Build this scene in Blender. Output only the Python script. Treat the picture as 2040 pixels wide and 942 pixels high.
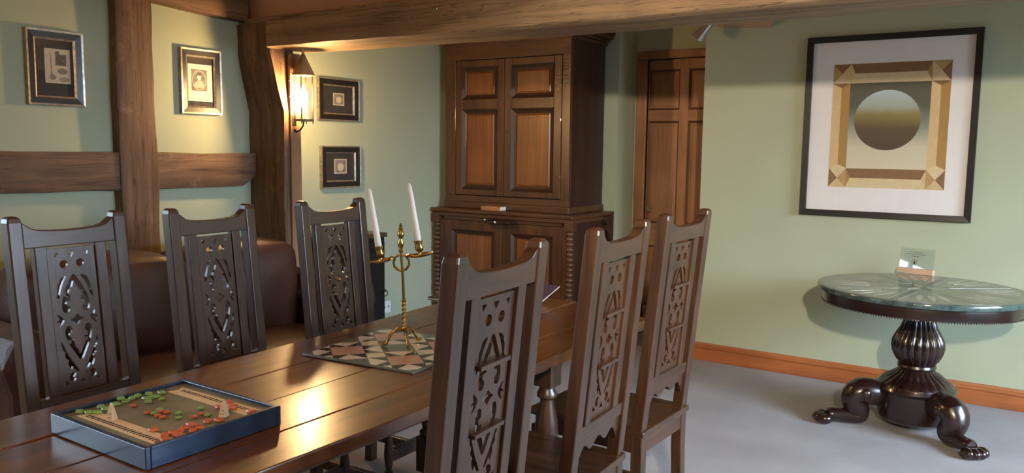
import bpy, bmesh, math, random
from mathutils import Vector, Matrix, noise
random.seed(7)
scene = bpy.context.scene
COL = scene.collection
for o in list(bpy.data.objects): bpy.data.objects.remove(o)

# ------------------------------------------------------------------ camera
F, YAW, PITCH, ROLL, CAM_H = 1601.17, 0.59214, 0.10732, 0.01259, 1.42
FW = Vector((-math.sin(YAW)*math.cos(PITCH), math.cos(YAW)*math.cos(PITCH), -math.sin(PITCH)))
RT0 = Vector((math.cos(YAW), math.sin(YAW), 0)); UP0 = RT0.cross(FW)
RT = RT0*math.cos(ROLL) + UP0*math.sin(ROLL); UP = -RT0*math.sin(ROLL) + UP0*math.cos(ROLL)
CAM = Vector((0, 0, CAM_H))
cd = bpy.data.cameras.new('camera'); cam = bpy.data.objects.new('camera', cd); COL.objects.link(cam)
cd.sensor_width = 36; cd.lens = F/2040*36; cd.clip_start = 0.05
cam.matrix_world = Matrix(((RT.x, UP.x, -FW.x, 0), (RT.y, UP.y, -FW.y, 0), (RT.z, UP.z, -FW.z, CAM_H), (0, 0, 0, 1)))
scene.camera = cam
def P(px_, py_, **k):
    """photo pixel -> point on the plane x=, y= or z= that the thing touches"""
    d = FW + RT*((px_-1020)/F) - UP*((py_-471)/F)
    (a, v), = k.items(); i = 'xyz'.index(a)
    return CAM + d*((v-CAM[i])/d[i])

# ------------------------------------------------------------------ light
vs = scene.view_settings
vs.view_transform = 'Standard'; vs.look = 'None'; vs.gamma = 1; vs.use_curve_mapping = False
vs.exposure = 0.7
w = bpy.data.worlds.new('world'); scene.world = w; w.use_nodes = True
WN, WL = w.node_tree.nodes, w.node_tree.links
bg = WN['Background']; bg.inputs[1].default_value = 6.0
wt = WN.new('ShaderNodeTexCoord'); wsp = WN.new('ShaderNodeSeparateXYZ'); WL.new(wt.outputs['Generated'], wsp.inputs[0])
wr = WN.new('ShaderNodeValToRGB'); WL.new(wsp.outputs['Z'], wr.inputs['Fac'])
wr.color_ramp.elements[0].position = 0.0; wr.color_ramp.elements[0].color = (.06, .07, .05, 1)      # garden below the horizon
wr.color_ramp.elements[1].position = 0.04; wr.color_ramp.elements[1].color = (.66, .84, 1, 1)
WL.new(wr.outputs['Color'], bg.inputs[0])
def area(name, loc, target, sx, sy, power, col):
    l = bpy.data.lights.new(name, 'AREA'); l.shape = 'RECTANGLE'; l.size = sx; l.size_y = sy
    l.energy = power; l.color = col
    o = bpy.data.objects.new(name, l); COL.objects.link(o); o.location = loc
    o.rotation_euler = (Vector(target)-Vector(loc)).to_track_quat('-Z', 'Y').to_euler(); return o
def point(name, loc, power, col, r=0.03):
    l = bpy.data.lights.new(name, 'POINT'); l.energy = power; l.color = col; l.shadow_soft_size = r
    o = bpy.data.objects.new(name, l); COL.objects.link(o); o.location = loc; return o
DAY = (0.62, 0.80, 1.0); WARM = (1.0, 0.66, 0.34)
# open sky outside each window: it stands above the sills, so daylight falls inwards and down
area('sky_outside_side_window', (4.8, 3.3, 2.9), (2.5, 3.2, 1.6), 3.6, 3.0, 1050, DAY)
area('sky_outside_left_window', (-6.3, -.4, 3.0), (-4.0, -.3, 1.7), 3.2, 3.0, 40, DAY)
point('ceiling_lamp_near_camera', (-0.55, -0.3, 2.12), 26, (1.0, 0.70, 0.38), 0.05)
def spot(name, loc, target, power, col, ang, blend, r):
    l = bpy.data.lights.new(name, 'SPOT'); l.energy = power; l.color = col; l.spot_size = math.radians(ang); l.spot_blend = blend; l.shadow_soft_size = r
    o = bpy.data.objects.new(name, l); COL.objects.link(o); o.location = loc
    o.rotation_euler = (Vector(target)-Vector(loc)).to_track_quat('-Z', 'Y').to_euler(); return o
spot('picture_spotlight', (0.65, -0.5, 2.14), (-0.7, 5.23, 1.25), 400, (1.0, 0.86, 0.66), 62, .6, .05)

# ------------------------------------------------------------------ materials
MATS = {}
def new_mat(name):
    m = bpy.data.materials.new(name); m.use_nodes = True; MATS[name] = m
    nt = m.node_tree; return m, nt, nt.nodes, nt.links, nt.nodes['Principled BSDF']
def lin(c): return tuple((x/255/12.92 if x/255 <= .04045 else ((x/255+.055)/1.055)**2.4) for x in c) + (1,)
def plain(name, rgb, rough=.5, metal=0, spec=.5, noise_amt=.12, scale=20, bump=0, bscale=80, coat=0):
    m, nt, N, L, b = new_mat(name)
    tc = N.new('ShaderNodeTexCoord'); nz = N.new('ShaderNodeTexNoise'); nz.inputs['Scale'].default_value = scale; nz.inputs['Detail'].default_value = 5
    L.new(tc.outputs['Object'], nz.inputs['Vector'])
    cr = N.new('ShaderNodeValToRGB'); c = lin(rgb)
    cr.color_ramp.elements[0].position = .3; cr.color_ramp.elements[1].position = .7
    cr.color_ramp.elements[0].color = tuple(v*(1-noise_amt) for v in c[:3]) + (1,)
    cr.color_ramp.elements[1].color = tuple(min(1, v*(1+noise_amt)) for v in c[:3]) + (1,)
    L.new(nz.outputs['Fac'], cr.inputs['Fac']); L.new(cr.outputs['Color'], b.inputs['Base Color'])
    b.inputs['Roughness'].default_value = rough; b.inputs['Metallic'].default_value = metal
    b.inputs['Specular IOR Level'].default_value = spec; b.inputs['Coat Weight'].default_value = coat
    if bump:
        n2 = N.new('ShaderNodeTexNoise'); n2.inputs['Scale'].default_value = bscale; n2.inputs['Detail'].default_value = 4
        L.new(tc.outputs['Object'], n2.inputs['Vector'])
        bp = N.new('ShaderNodeBump'); bp.inputs['Strength'].default_value = bump; bp.inputs['Distance'].default_value = .004
        L.new(n2.outputs['Fac'], bp.inputs['Height']); L.new(bp.outputs['Normal'], b.inputs['Normal'])
    return m
def wood(name, dark, light, axis='z', rough=.4, scale=1.0, bump=.25, wear=None, coat=0, spec=.5, coat_rough=.12):
    """streaky grain along one axis, fine pores, optional pale wear blotches"""
    m, nt, N, L, b = new_mat(name)
    tc = N.new('ShaderNodeTexCoord'); mp = N.new('ShaderNodeMapping')
    s = [22*scale]*3; s['xyz'.index(axis)] = 1.6*scale; mp.inputs['Scale'].default_value = s
    L.new(tc.outputs['Object'], mp.inputs['Vector'])
    n1 = N.new('ShaderNodeTexNoise'); n1.inputs['Scale'].default_value = 1; n1.inputs['Detail'].default_value = 6; n1.inputs['Roughness'].default_value = .65; n1.inputs['Distortion'].default_value = .6
    L.new(mp.outputs['Vector'], n1.inputs['Vector'])
    cr = N.new('ShaderNodeValToRGB'); cr.color_ramp.elements[0].position = .3; cr.color_ramp.elements[1].position = .72
    cr.color_ramp.elements[0].color = lin(dark); cr.color_ramp.elements[1].color = lin(light)
    L.new(n1.outputs['Fac'], cr.inputs['Fac'])
    n2 = N.new('ShaderNodeTexNoise'); n2.inputs['Scale'].default_value = 2.6; n2.inputs['Detail'].default_value = 3
    L.new(tc.outputs['Object'], n2.inputs['Vector'])
    mx = N.new('ShaderNodeMix'); mx.data_type = 'RGBA'; mx.blend_type = 'MULTIPLY'; mx.inputs[0].default_value = .55
    L.new(cr.outputs['Color'], mx.inputs[6])
    r2 = N.new('ShaderNodeValToRGB'); r2.color_ramp.elements[0].position = .3; r2.color_ramp.elements[1].position = .65
    r2.color_ramp.elements[0].color = (.5, .47, .45, 1); r2.color_ramp.elements[1].color = (1, 1, 1, 1)
    L.new(n2.outputs['Fac'], r2.inputs['Fac']); L.new(r2.outputs['Color'], mx.inputs[7])
    out = mx.outputs[2]
    if wear:
        n3 = N.new('ShaderNodeTexNoise'); n3.inputs['Scale'].default_value = 5; n3.inputs['Detail'].default_value = 8; n3.inputs['Roughness'].default_value = .7
        L.new(tc.outputs['Object'], n3.inputs['Vector'])
        r3 = N.new('ShaderNodeValToRGB'); r3.color_ramp.elements[0].position = .58; r3.color_ramp.elements[1].position = .72
        r3.color_ramp.elements[0].color = (0, 0, 0, 1); r3.color_ramp.elements[1].color = (.6, .6, .6, 1)
        L.new(n3.outputs['Fac'], r3.inputs['Fac'])
        m2 = N.new('ShaderNodeMix'); m2.data_type = 'RGBA'; L.new(r3.outputs['Color'], m2.inputs[0])
        L.new(out, m2.inputs[6]); m2.inputs[7].default_value = lin(wear); out = m2.outputs[2]
    if wear:
        m4 = N.new('ShaderNodeMapping'); s4 = [26]*3; s4['xyz'.index(axis)] = .9; m4.inputs['Scale'].default_value = s4
        L.new(tc.outputs['Object'], m4.inputs['Vector'])
        n4 = N.new('ShaderNodeTexNoise'); n4.inputs['Scale'].default_value = 1; n4.inputs['Detail'].default_value = 3; n4.inputs['Distortion'].default_value = .9
        L.new(m4.outputs['Vector'], n4.inputs['Vector'])
        r4 = N.new('ShaderNodeValToRGB'); e4 = r4.color_ramp.elements; e4[0].position = .485; e4[0].color = (1, 1, 1, 1); e4[1].position = .515; e4[1].color = (1, 1, 1, 1); q4 = e4.new(.5); q4.color = (.25, .22, .2, 1)
        L.new(n4.outputs['Fac'], r4.inputs['Fac'])
        n5 = N.new('ShaderNodeTexVoronoi'); n5.inputs['Scale'].default_value = 38; L.new(tc.outputs['Object'], n5.inputs['Vector'])
        r5 = N.new('ShaderNodeValToRGB'); r5.color_ramp.elements[0].position = .07; r5.color_ramp.elements[0].color = (.25, .2, .18, 1); r5.color_ramp.elements[1].position = .14; r5.color_ramp.elements[1].color = (1, 1, 1, 1)
        L.new(n5.outputs['Distance'], r5.inputs['Fac'])
        m5 = N.new('ShaderNodeMix'); m5.data_type = 'RGBA'; m5.blend_type = 'MULTIPLY'; m5.inputs[0].default_value = .75; L.new(out, m5.inputs[6]); L.new(r4.outputs['Color'], m5.inputs[7])
        m6 = N.new('ShaderNodeMix'); m6.data_type = 'RGBA'; m6.blend_type = 'MULTIPLY'; m6.inputs[0].default_value = .6; L.new(m5.outputs[2], m6.inputs[6]); L.new(r5.outputs['Color'], m6.inputs[7]); out = m6.outputs[2]
    L.new(out, b.inputs['Base Color'])
    rr = N.new('ShaderNodeMapRange'); rr.inputs[3].default_value = rough-.08; rr.inputs[4].default_value = rough+.14
    L.new(n2.outputs['Fac'], rr.inputs[0]); L.new(rr.outputs[0], b.inputs['Roughness'])
    b.inputs['Coat Weight'].default_value = coat; b.inputs['Coat Roughness'].default_value = coat_rough; b.inputs['Specular IOR Level'].default_value = spec
    bp = N.new('ShaderNodeBump'); bp.inputs['Strength'].default_value = bump; bp.inputs['Distance'].default_value = .003
    L.new(n1.outputs['Fac'], bp.inputs['Height']); L.new(bp.outputs['Normal'], b.inputs['Normal'])
    return m
def thin_glass(name, tint=(1, 1, 1), base=.0):
    m, nt, N, L, b = new_mat(name)
    N.remove(b); lw = N.new('ShaderNodeLayerWeight'); pw = N.new('ShaderNodeMath'); pw.operation = 'POWER'; pw.inputs[1].default_value = 5; L.new(lw.outputs['Facing'], pw.inputs[0]); fr = N.new('ShaderNodeMath'); fr.operation = 'MULTIPLY_ADD'; fr.inputs[1].default_value = .9; fr.inputs[2].default_value = .04+base; L.new(pw.outputs[0], fr.inputs[0])
    t = N.new('ShaderNodeBsdfTransparent'); t.inputs[0].default_value = (*tint, 1); g = N.new('ShaderNodeBsdfGlossy'); g.inputs['Roughness'].default_value = .02
    mx = N.new('ShaderNodeMixShader'); L.new(fr.outputs[0], mx.inputs[0]); L.new(t.outputs[0], mx.inputs[1]); L.new(g.outputs[0], mx.inputs[2])
    L.new(mx.outputs[0], N['Material Output'].inputs[0]); return m
def gradient_print(name, stops, axis=2, lo=0, hi=1, rough=.5, ns=8, amt=.06):
    """printed gradient along a local axis (a colour of the picture itself)"""
    m, nt, N, L, b = new_mat(name)
    tc = N.new('ShaderNodeTexCoord'); sp = N.new('ShaderNodeSeparateXYZ'); L.new(tc.outputs['Object'], sp.inputs[0])
    mr = N.new('ShaderNodeMapRange'); mr.inputs[1].default_value = lo; mr.inputs[2].default_value = hi; L.new(sp.outputs[axis], mr.inputs[0])
    nz = N.new('ShaderNodeTexNoise'); nz.inputs['Scale'].default_value = ns; nz.inputs['Detail'].default_value = 4; L.new(tc.outputs['Object'], nz.inputs['Vector'])
    ad = N.new('ShaderNodeMath'); ad.operation = 'MULTIPLY_ADD'; ad.inputs[1].default_value = amt*2; L.new(nz.outputs['Fac'], ad.inputs[0]); L.new(mr.outputs[0], ad.inputs[2])
    sb = N.new('ShaderNodeMath'); sb.operation = 'SUBTRACT'; sb.inputs[1].default_value = amt; L.new(ad.outputs[0], sb.inputs[0])
    cr = N.new('ShaderNodeValToRGB'); e = cr.color_ramp.elements
    while len(e) < len(stops): e.new(.5)
    for i, (p, c) in enumerate(stops): e[i].position = p; e[i].color = lin(c)
    L.new(sb.outputs[0], cr.inputs['Fac']); L.new(cr.outputs['Color'], b.inputs['Base Color']); b.inputs['Roughness'].default_value = rough
    return m

plain('wall_green', (170, 177, 153), .85, noise_amt=.03, scale=3, bump=.12, bscale=14, spec=.25)
plain('terracotta_plaster', (194, 154, 128), .85, noise_amt=.06, scale=4, bump=.1, bscale=12, spec=.2)
plain('carpet', (158, 156, 158), .95, noise_amt=.12, scale=2.2, bump=.6, bscale=420, spec=.1)
for a in 'xyz':
    wood('timber_'+a, (80, 60, 46), (140, 108, 82), a, .6, .8, .9, wear=(150, 122, 96), spec=.3)
    if a == 'x': wood('timber_x', (120, 98, 76), (176, 146, 114), a, .6, .8, 1.0, wear=(176, 150, 122), spec=.3)
    wood('oak_'+a, (50, 31, 20), (96, 63, 40), a, .33, 1.2, .25, coat=.35, coat_rough=.28)
    wood('cupboard_'+a, (56, 36, 25), (100, 66, 42), a, .35, .8, .15, coat=.15)
    wood('cupboard_panel_'+a, (98, 58, 30), (140, 88, 46), a, .3, .8, .12, coat=.25)
    wood('pine_'+a, (140, 98, 66), (176, 128, 92), a, .45, .8, .15, spec=.4)
    wood('table_'+a, (78, 43, 17), (134, 81, 34), a, .27, .9, .22, coat=.35, coat_rough=.2)
    wood('skirting_'+a, (140, 78, 40), (188, 112, 62), a, .4, .5, .1)
wood('pine_dark', (78, 48, 30), (110, 72, 46), 'z', .5, .8, .1)
wood('cupboard_dark', (40, 24, 16), (66, 40, 26), 'z', .4, .8, .15)
wood('mahogany', (25, 14, 12), (46, 24, 20), 'z', .25, .6, .06, coat=.5)
wood('sign_wood', (214, 180, 152), (232, 204, 178), 'x', .5, 2, .05)
plain('leather', (74, 45, 34), .38, noise_amt=.3, scale=6, bump=.35, bscale=150, coat=.1)
plain('black_lacquer', (26, 24, 26), .3, noise_amt=.2)
plain('black_frame', (30, 27, 26), .35, noise_amt=.2)
plain('silver_leaf', (176, 164, 146), .32, metal=.7, noise_amt=.35, scale=45)
plain('dark_mat', (48, 46, 44), .8, noise_amt=.08)
plain('white_mat', (232, 230, 232), .8, noise_amt=.015)
plain('paper', (196, 184, 164), .8, noise_amt=.06, scale=40)
plain('paper_white', (226, 220, 212), .8, noise_amt=.03)
plain('ink_soft', (132, 124, 112), .8, noise_amt=.35, scale=60)
plain('ink_mid', (92, 86, 78), .8, noise_amt=.4, scale=90)
plain('brass', (196, 168, 104), .2, metal=1, noise_amt=.12, scale=30)
plain('iron', (70, 62, 50), .5, metal=.8, noise_amt=.2)
plain('tin', (150, 130, 98), .5, metal=.35, noise_amt=.25)
plain('chrome', (190, 188, 180), .25, metal=.9, noise_amt=.05)
plain('wax', (244, 238, 226), .45, noise_amt=.02)
plain('white_plastic', (226, 226, 224), .35, noise_amt=.02)
plain('blue_paint', (30, 52, 84), .32, noise_amt=.18, scale=9, coat=.2)
plain('slate_print', (122, 120, 100), .6, noise_amt=.25, scale=14)
plain('tan_print', (228, 204, 166), .6, noise_amt=.05)
plain('ink_black', (40, 36, 32), .6, noise_amt=.1)
plain('grey_print', (116, 112, 102), .6, noise_amt=.1)
plain('green_piece', (134, 178, 104), .35, noise_amt=.12, scale=90)
plain('red_piece', (206, 108, 74), .35, noise_amt=.12, scale=90)
plain('ivory', (232, 220, 196), .4, noise_amt=.04)
plain('board_grey', (112, 118, 110), .12, noise_amt=.08, spec=.6)
plain('tile_white', (236, 226, 206), .12, noise_amt=.03)
plain('tile_pink', (206, 166, 146), .12, noise_amt=.04)
plain('tile_black', (44, 36, 28), .12, noise_amt=.1)
plain('navy_card', (64, 54, 84), .4, noise_amt=.1)
plain('dark_book', (40, 32, 40), .45, noise_amt=.1)
plain('book_tan', (150, 108, 70), .5, noise_amt=.2)
plain('marble_edge', (70, 84, 82), .1, noise_amt=.5, scale=26)
plain('marble_top', (112, 112, 102), .08, noise_amt=.16, scale=6)
plain('marble_pale', (166, 163, 150), .08, noise_amt=.1, scale=20)
plain('marble_dark', (74, 76, 70), .08, noise_amt=.12, scale=20)
thin_glass('pane_glass')
thin_glass('acrylic', (.97, .99, 1), .05)
m, nt, N, L, b = new_mat('bulb_glow'); b.inputs['Emission Color'].default_value = (1, .62, .26, 1); b.inputs['Emission Strength'].default_value = 560; b.inputs['Base Color'].default_value = (1, .9, .7, 1)
for n_, c_ in (('art_brown', (136, 100, 68)), ('art_tan', (186, 152, 104)), ('art_cream', (218, 198, 158)), ('art_gold', (170, 134, 78)), ('art_pale', (214, 186, 142))):
    plain(n_, c_, .7, noise_amt=.06, scale=30)

# ------------------------------------------------------------------ mesh helpers
class MB:
    def __init__(s): s.v = []; s.f = []
    def add(s, vs, fs):
        k = len(s.v); s.v += [Vector(v) for v in vs]; s.f += [[i+k for i in f] for f in fs]; return s
    def box(s, x0, x1, y0, y1, z0, z1):
        return s.add([(x, y, z) for z in (z0, z1) for y in (y0, y1) for x in (x0, x1)],
            [(0, 2, 3, 1), (4, 5, 7, 6), (0, 1, 5, 4), (2, 6, 7, 3), (0, 4, 6, 2), (1, 3, 7, 5)])
    def prism(s, poly, a0, a1, axis='z'):
        """2-D outline pushed along an axis; outline is (y,z), (x,z) or (x,y)"""
        f = {'x': lambda p, a: (a, p[0], p[1]), 'y': lambda p, a: (p[0], a, p[1]), 'z': lambda p, a: (p[0], p[1], a)}[axis]
        n = len(poly)
        return s.add([f(p, a0) for p in poly]+[f(p, a1) for p in poly],
            [tuple(range(n))[::-1], tuple(range(n, 2*n))]+[(i, (i+1) % n, n+(i+1) % n, n+i) for i in range(n)])
    def lathe(s, prof, seg=24, c=(0, 0), ribs=None):
        """prof = [(radius, z)]; ribs = (count, depth, z0, z1) for fluting"""
        vs = []; n = len(prof)
        for r, z in prof:
            for i in range(seg):
                a = 2*math.pi*i/seg; q = r
                if ribs and ribs[2] <= z <= ribs[3]: q = r*(1-ribs[1]*(.5-.5*abs(math.sin(ribs[0]*a/2))*2+.5))
                vs.append((c[0]+q*math.cos(a), c[1]+q*math.sin(a), z))
        fs = [(j*seg+i, j*seg+(i+1) % seg, (j+1)*seg+(i+1) % seg, (j+1)*seg+i) for j in range(n-1) for i in range(seg)]
        fs += [tuple(range(seg))[::-1], tuple(range((n-1)*seg, n*seg))]
        return s.add(vs, fs)
    def tube(s, pts, rad, seg=10, up=None):
        pts = [Vector(p) for p in pts]; R = rad if isinstance(rad, (list, tuple)) else [rad]*len(pts)
        vs = []; prev = None
        for i, p in enumerate(pts):
            t = (pts[min(i+1, len(pts)-1)]-pts[max(i-1, 0)]).normalized()
            u = prev if prev is not None else (Vector((0, 0, 1)) if abs(t.z) < .9 else Vector((1, 0, 0)))
            u = (u-t*u.dot(t)).normalized(); prev = u; v = t.cross(u)
            for k in range(seg):
                a = 2*math.pi*k/seg; vs.append(p+(u*math.cos(a)+v*math.sin(a))*R[i])
        n = len(pts)
        fs = [(j*seg+i, j*seg+(i+1) % seg, (j+1)*seg+(i+1) % seg, (j+1)*seg+i) for j in range(n-1) for i in range(seg)]
        fs += [tuple(range(seg))[::-1], tuple(range((n-1)*seg, n*seg))]
        return s.add(vs, fs)
    def loft(s, rings):
        n = len(rings[0]); vs = [p for r in rings for p in r]; m_ = len(rings)
        fs = [(j*n+i, j*n+(i+1) % n, (j+1)*n+(i+1) % n, (j+1)*n+i) for j in range(m_-1) for i in range(n)]
        fs += [tuple(range(n))[::-1], tuple(range((m_-1)*n, m_*n))]
        return s.add(vs, fs)
    def ring(s, w, h, i0, i1, d0, d1, d2=None):
        """mitred picture moulding in the local xz plane, from inset i0 to i1, depth d0 (back) to d1 (outer front), d2 (inner front)"""
        d2 = d1 if d2 is None else d2
        def R(i, y): return [(-w/2+i, y, -h/2+i), (w/2-i, y, -h/2+i), (w/2-i, y, h/2-i), (-w/2+i, y, h/2-i)]
        vs = R(i0, -d0)+R(i0, -d1)+R(i1, -d2)+R(i1, -d0); fs = []
        for a in range(4):
            for i in range(4): fs.append((a*4+i, a*4+(i+1) % 4, ((a+1) % 4)*4+(i+1) % 4, ((a+1) % 4)*4+i))
        return s.add(vs, fs)
    def map(s, fn): s.v = [Vector(fn(v)) for v in s.v]; return s
    def mesh(s, name, mat, smooth=False):
        me = bpy.data.meshes.new(name); me.from_pydata([tuple(v) for v in s.v], [], s.f)
        bm = bmesh.new(); bm.from_mesh(me); bmesh.ops.recalc_face_normals(bm, faces=bm.faces); bm.to_mesh(me); bm.free()
        me.materials.append(MATS[mat])
        if smooth:
            for p in me.polygons: p.use_smooth = True
            try: me.set_sharp_from_angle(angle=math.radians(40))
            except Exception: pass
        return me
def obj(name, mb, mat, parent=None, bev=0, smooth=False, loc=None, sub=0):
    me = mb.mesh(name, mat, smooth or sub > 0) if isinstance(mb, MB) else mb
    o = bpy.data.objects.new(name, me); COL.objects.link(o)
    if parent is not None: o.parent = parent
    if loc is not None: o.location = loc
    if bev:
        b = o.modifiers.new('bevel', 'BEVEL'); b.width = bev; b.segments = 2; b.limit_method = 'ANGLE'; b.angle_limit = math.radians(35)
    if sub:
        b = o.modifiers.new('sub', 'SUBSURF'); b.levels = sub; b.render_levels = sub
    return o
def tag(o, label, cat, group=None, kind=None):
    o['label'] = label; o['category'] = cat
    if group: o['group'] = group
    if kind: o['kind'] = kind
    return o
def struct(o, label=None):
    o['kind'] = 'structure'
    if label: o['label'] = label
    return o
def thing(name, label, cat, loc=(0, 0, 0), rz=0, group=None):
    o = bpy.data.objects.new(name, None); COL.objects.link(o); o.empty_display_size = .05
    o.location = loc; o.rotation_euler = (0, 0, rz); return tag(o, label, cat, group)
KIDS = {}
def copy_tree(o, parent=None):
    c = o.copy(); COL.objects.link(c); c.parent = parent
    for ch in [k for k in bpy.data.objects if k.parent == o]: copy_tree(ch, c)
    return c
def jit(v, a, s=5.0, seed=0.0):
    n = noise.noise_vector(Vector(v)*s+Vector((seed, seed*1.7, seed*.3))); return Vector(v)+n*a
def rough_timber(stations, amt=.006, seed=0., n=3, steps=14):
    """hewn timber: list of 4-corner rings, resampled and knocked about"""
    rings = []
    st = [[Vector(p) for p in r] for r in stations]
    for k in range(len(st)-1):
        A, B = st[k], st[k+1]
        for t in range(steps+(1 if k == len(st)-2 else 0)):
            u = t/steps; q = [a.lerp(b_, u) for a, b_ in zip(A, B)]
            ring = []
            for i in range(4):
                c0, c1 = q[i], q[(i+1) % 4]
                for j in range(n):
                    ring.append(jit(c0.lerp(c1, (j+.12)/(n+.0) if j == 0 else j/n), amt, 4.5, seed))
                ring.append(jit(c0.lerp(c1, .94), amt, 4.5, seed))
            rings.append(ring)
    return MB().loft(rings)

# ================================================================== the room
XL, YP, YB = -4.0, 5.23, 5.45            # left wall, picture wall, wall behind the cupboard
XA = P(1229, 300, y=YB).x                # alcove corner
YD = P(1263, 300, x=XA).y                # wall with the door
XC = -1.985                              # free corner of the picture wall
ZC = 2.6
struct(obj('floor', MB().box(-4.1, 2.7, -2.7, 6.2, -.06, 0), 'carpet'), 'pale blue-grey fitted carpet')
struct(obj('ceiling', MB().box(-4.1, 2.7, -2.7, 6.2, ZC, ZC+.08), 'terracotta_plaster'))
struct(obj('wall_left', MB().box(-4.12, XL, -2.7, -1.2, 0, ZC).box(-4.12, XL, .8, 6.2, 0, ZC).box(-4.12, XL, -1.2, .8, 0, .9).box(-4.12, XL, -1.2, .8, 1.95, ZC), 'wall_green'), 'sage green plaster wall with exposed timbers')
struct(obj('wall_back', MB().box(XL, XA, YB, YB+.12, 0, ZC).box(XA-.12, XA, YB+.12, YD+.1, 0, ZC), 'wall_green'))
struct(obj('wall_picture', MB().box(XC, 2.7, YP, YP+.12, 0, ZC).box(XC, XC+.1, YP+.12, YD+.1, 0, ZC), 'wall_green'), 'sage green wall carrying the large framed picture')
DX0, DX1, DZ = XA+.10, XC-.06, P(1340, 116, y=YD).z
struct(obj('wall_door', MB().box(XA, DX0, YD, YD+.1, 0, ZC).box(DX1, XC, YD, YD+.1, 0, ZC).box(DX0, DX1, YD, YD+.1, DZ, ZC), 'wall_green'))
# walls behind the camera, with the windows the daylight comes through
struct(obj('wall_front', MB().box(-4, 2.6, -2.6, -2.5, 0, ZC), 'wall_green'))
struct(obj('wall_right', MB().box(2.5, 2.6, -2.5, 2.2, 0, ZC).box(2.5, 2.6, 4.4, 5.23, 0, ZC).box(2.5, 2.6, 2.2, 4.4, 0, .75).box(2.5, 2.6, 2.2, 4.4, 2.05, ZC), 'wall_green'))
fm = MB().box(-4.08, -4.04, -1.2, .8, .9, .95).box(-4.08, -4.04, -1.2, .8, 1.9, 1.95)
for y in (-1.2, -.55, .1, .75): fm.box(-4.08, -4.04, y, y+.05, .95, 1.9)
struct(obj('window_1', fm, 'white_plastic'))
fm = MB().box(2.53, 2.57, 2.2, 4.4, .75, .8).box(2.53, 2.57, 2.2, 4.4, 2.0, 2.05)
for y in (2.2, 2.92, 3.63, 4.35): fm.box(2.53, 2.57, y, y+.05, .8, 2.0)
struct(obj('window_2', fm, 'white_plastic'))
# skirting
def skirting(name, mb): return struct(obj(name, mb, 'skirting_x', bev=.003), 'varnished pine skirting board')
prof = [(0, 0), (-.02, 0), (-.02, .085), (-.024, .09), (-.024, .1), (-.014, .108), (-.009, .122), (0, .122)]
skirting('baseboard_picture', MB().prism([(YP+a, z) for a, z in prof], XC-.024, 2.5, 'x'))
skirting('baseboard_corner', MB().prism([(XC+a, z) for a, z in prof], YP-.0, YD, 'y'))
skirting('baseboard_left', MB().prism([(XL-a, z) for a, z in prof], 3.3, YB, 'y'))

# ---- timber frame
def quad_z(x0, x1, y0, y1, z): return [(x0, y0, z), (x1, y0, z), (x1, y1, z), (x0, y1, z)]
def quad_y(x0, x1, z0, z1, y): return [(x0, y, z0), (x1, y, z0), (x1, y, z1), (x0, y, z1)]
def quad_x(y0, y1, z0, z1, x): return [(x, y0, z0), (x, y1, z0), (x, y1, z1), (x, y0, z1)]
struct(obj('trim_1', rough_timber([quad_z(XL-.02, XL+.065, 2.295, 2.485, 0), quad_z(XL-.02, XL+.065, 2.285, 2.495, 1.2), quad_z(XL-.02, XL+.065, 2.285, 2.48, 2.2)], .008, 3, steps=16), 'timber_z', smooth=True), 'upright oak stud dividing the two engraving panels')
struct(obj('trim_2', rough_timber([quad_y(XL-.02, XL+.05, 1.195, 1.39, .85), quad_y(XL-.02, XL+.05, 1.195, 1.388, 1.4), quad_y(XL-.02, XL+.05, 1.188, 1.385, 2.32)], .008, 11, steps=14), 'timber_y', smooth=True), 'horizontal oak rail below the left engraving')
struct(obj('trim_3', rough_timber([quad_y(XL-.02, XL+.05, 1.19, 1.382, 2.46), quad_y(XL-.02, XL+.05, 1.19, 1.38, 3.03), quad_y(XL-.02, XL+.05, 1.245, 1.38, 3.14)], .006, 17, steps=10), 'timber_y', smooth=True), 'horizontal oak rail below the portrait engraving')
post = struct(obj('trim_4', rough_timber([quad_z(XL-.02, -3.70, 3.125, 3.235, 0), quad_z(XL-.02, -3.70, 3.13, 3.235, 1.62), quad_z(XL-.02, -3.725, 3.06, 3.24, 1.95), quad_z(XL-.02, -3.73, 3.055, 3.24, 2.12)], .007, 23, steps=12), 'timber_z', smooth=True), 'jowled oak post that carries the ceiling beam and lantern')
obj('facing_board', MB().box(-3.705, -3.684, 3.172, 3.248, 0, 1.955), 'pine_z', post, bev=.003)
for k in range(7): obj('nail', MB().lathe([(.0035, 0), (.0035, .003), (.002, .004)], 8).map(lambda v, k=k: (-3.684+v.z, 3.162+.018*(k % 2)+v.x, 1.62+.045*k+v.y)), 'iron', post)
struct(obj('trim_5', rough_timber([quad_y(XL-.02, XL+.09, 2.17, 2.5, -2.0), quad_y(XL-.02, XL+.09, 2.165, 2.5, 2.4), quad_y(XL-.02, XL+.09, 2.135, 2.5, 3.07)], .004, 29, steps=10), 'timber_y', smooth=True), 'oak wall plate along the top of the left wall')
beam = struct(obj('trim_6', rough_timber([quad_x(3.05, 3.36, 1.975, 2.125, -3.735), quad_x(3.05, 3.38, 1.96, 2.12, -2.3), quad_x(3.05, 3.38, 1.955, 2.12, -.9), quad_x(3.05, 3.38, 1.955, 2.12, 2.5)], .005, 31, steps=22), 'timber_x', smooth=True), 'old oak ceiling beam spanning the room above the table')
obj('top_fillet', MB().box(-3.95, 2.5, 3.065, 3.12, 2.115, 2.15), 'timber_x', beam, bev=.005)
obj('bolt_head', MB().lathe([(.012, 0), (.012, .008), (.006, .012)], 10).map(lambda v: (-2.5+v.x, 3.05-v.z, 2.085+v.y)), 'chrome', beam)
struct(obj('wall_over_beam', MB().box(XL, 2.5, 3.13, 3.32, 2.12, ZC), 'terracotta_plaster'))
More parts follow.
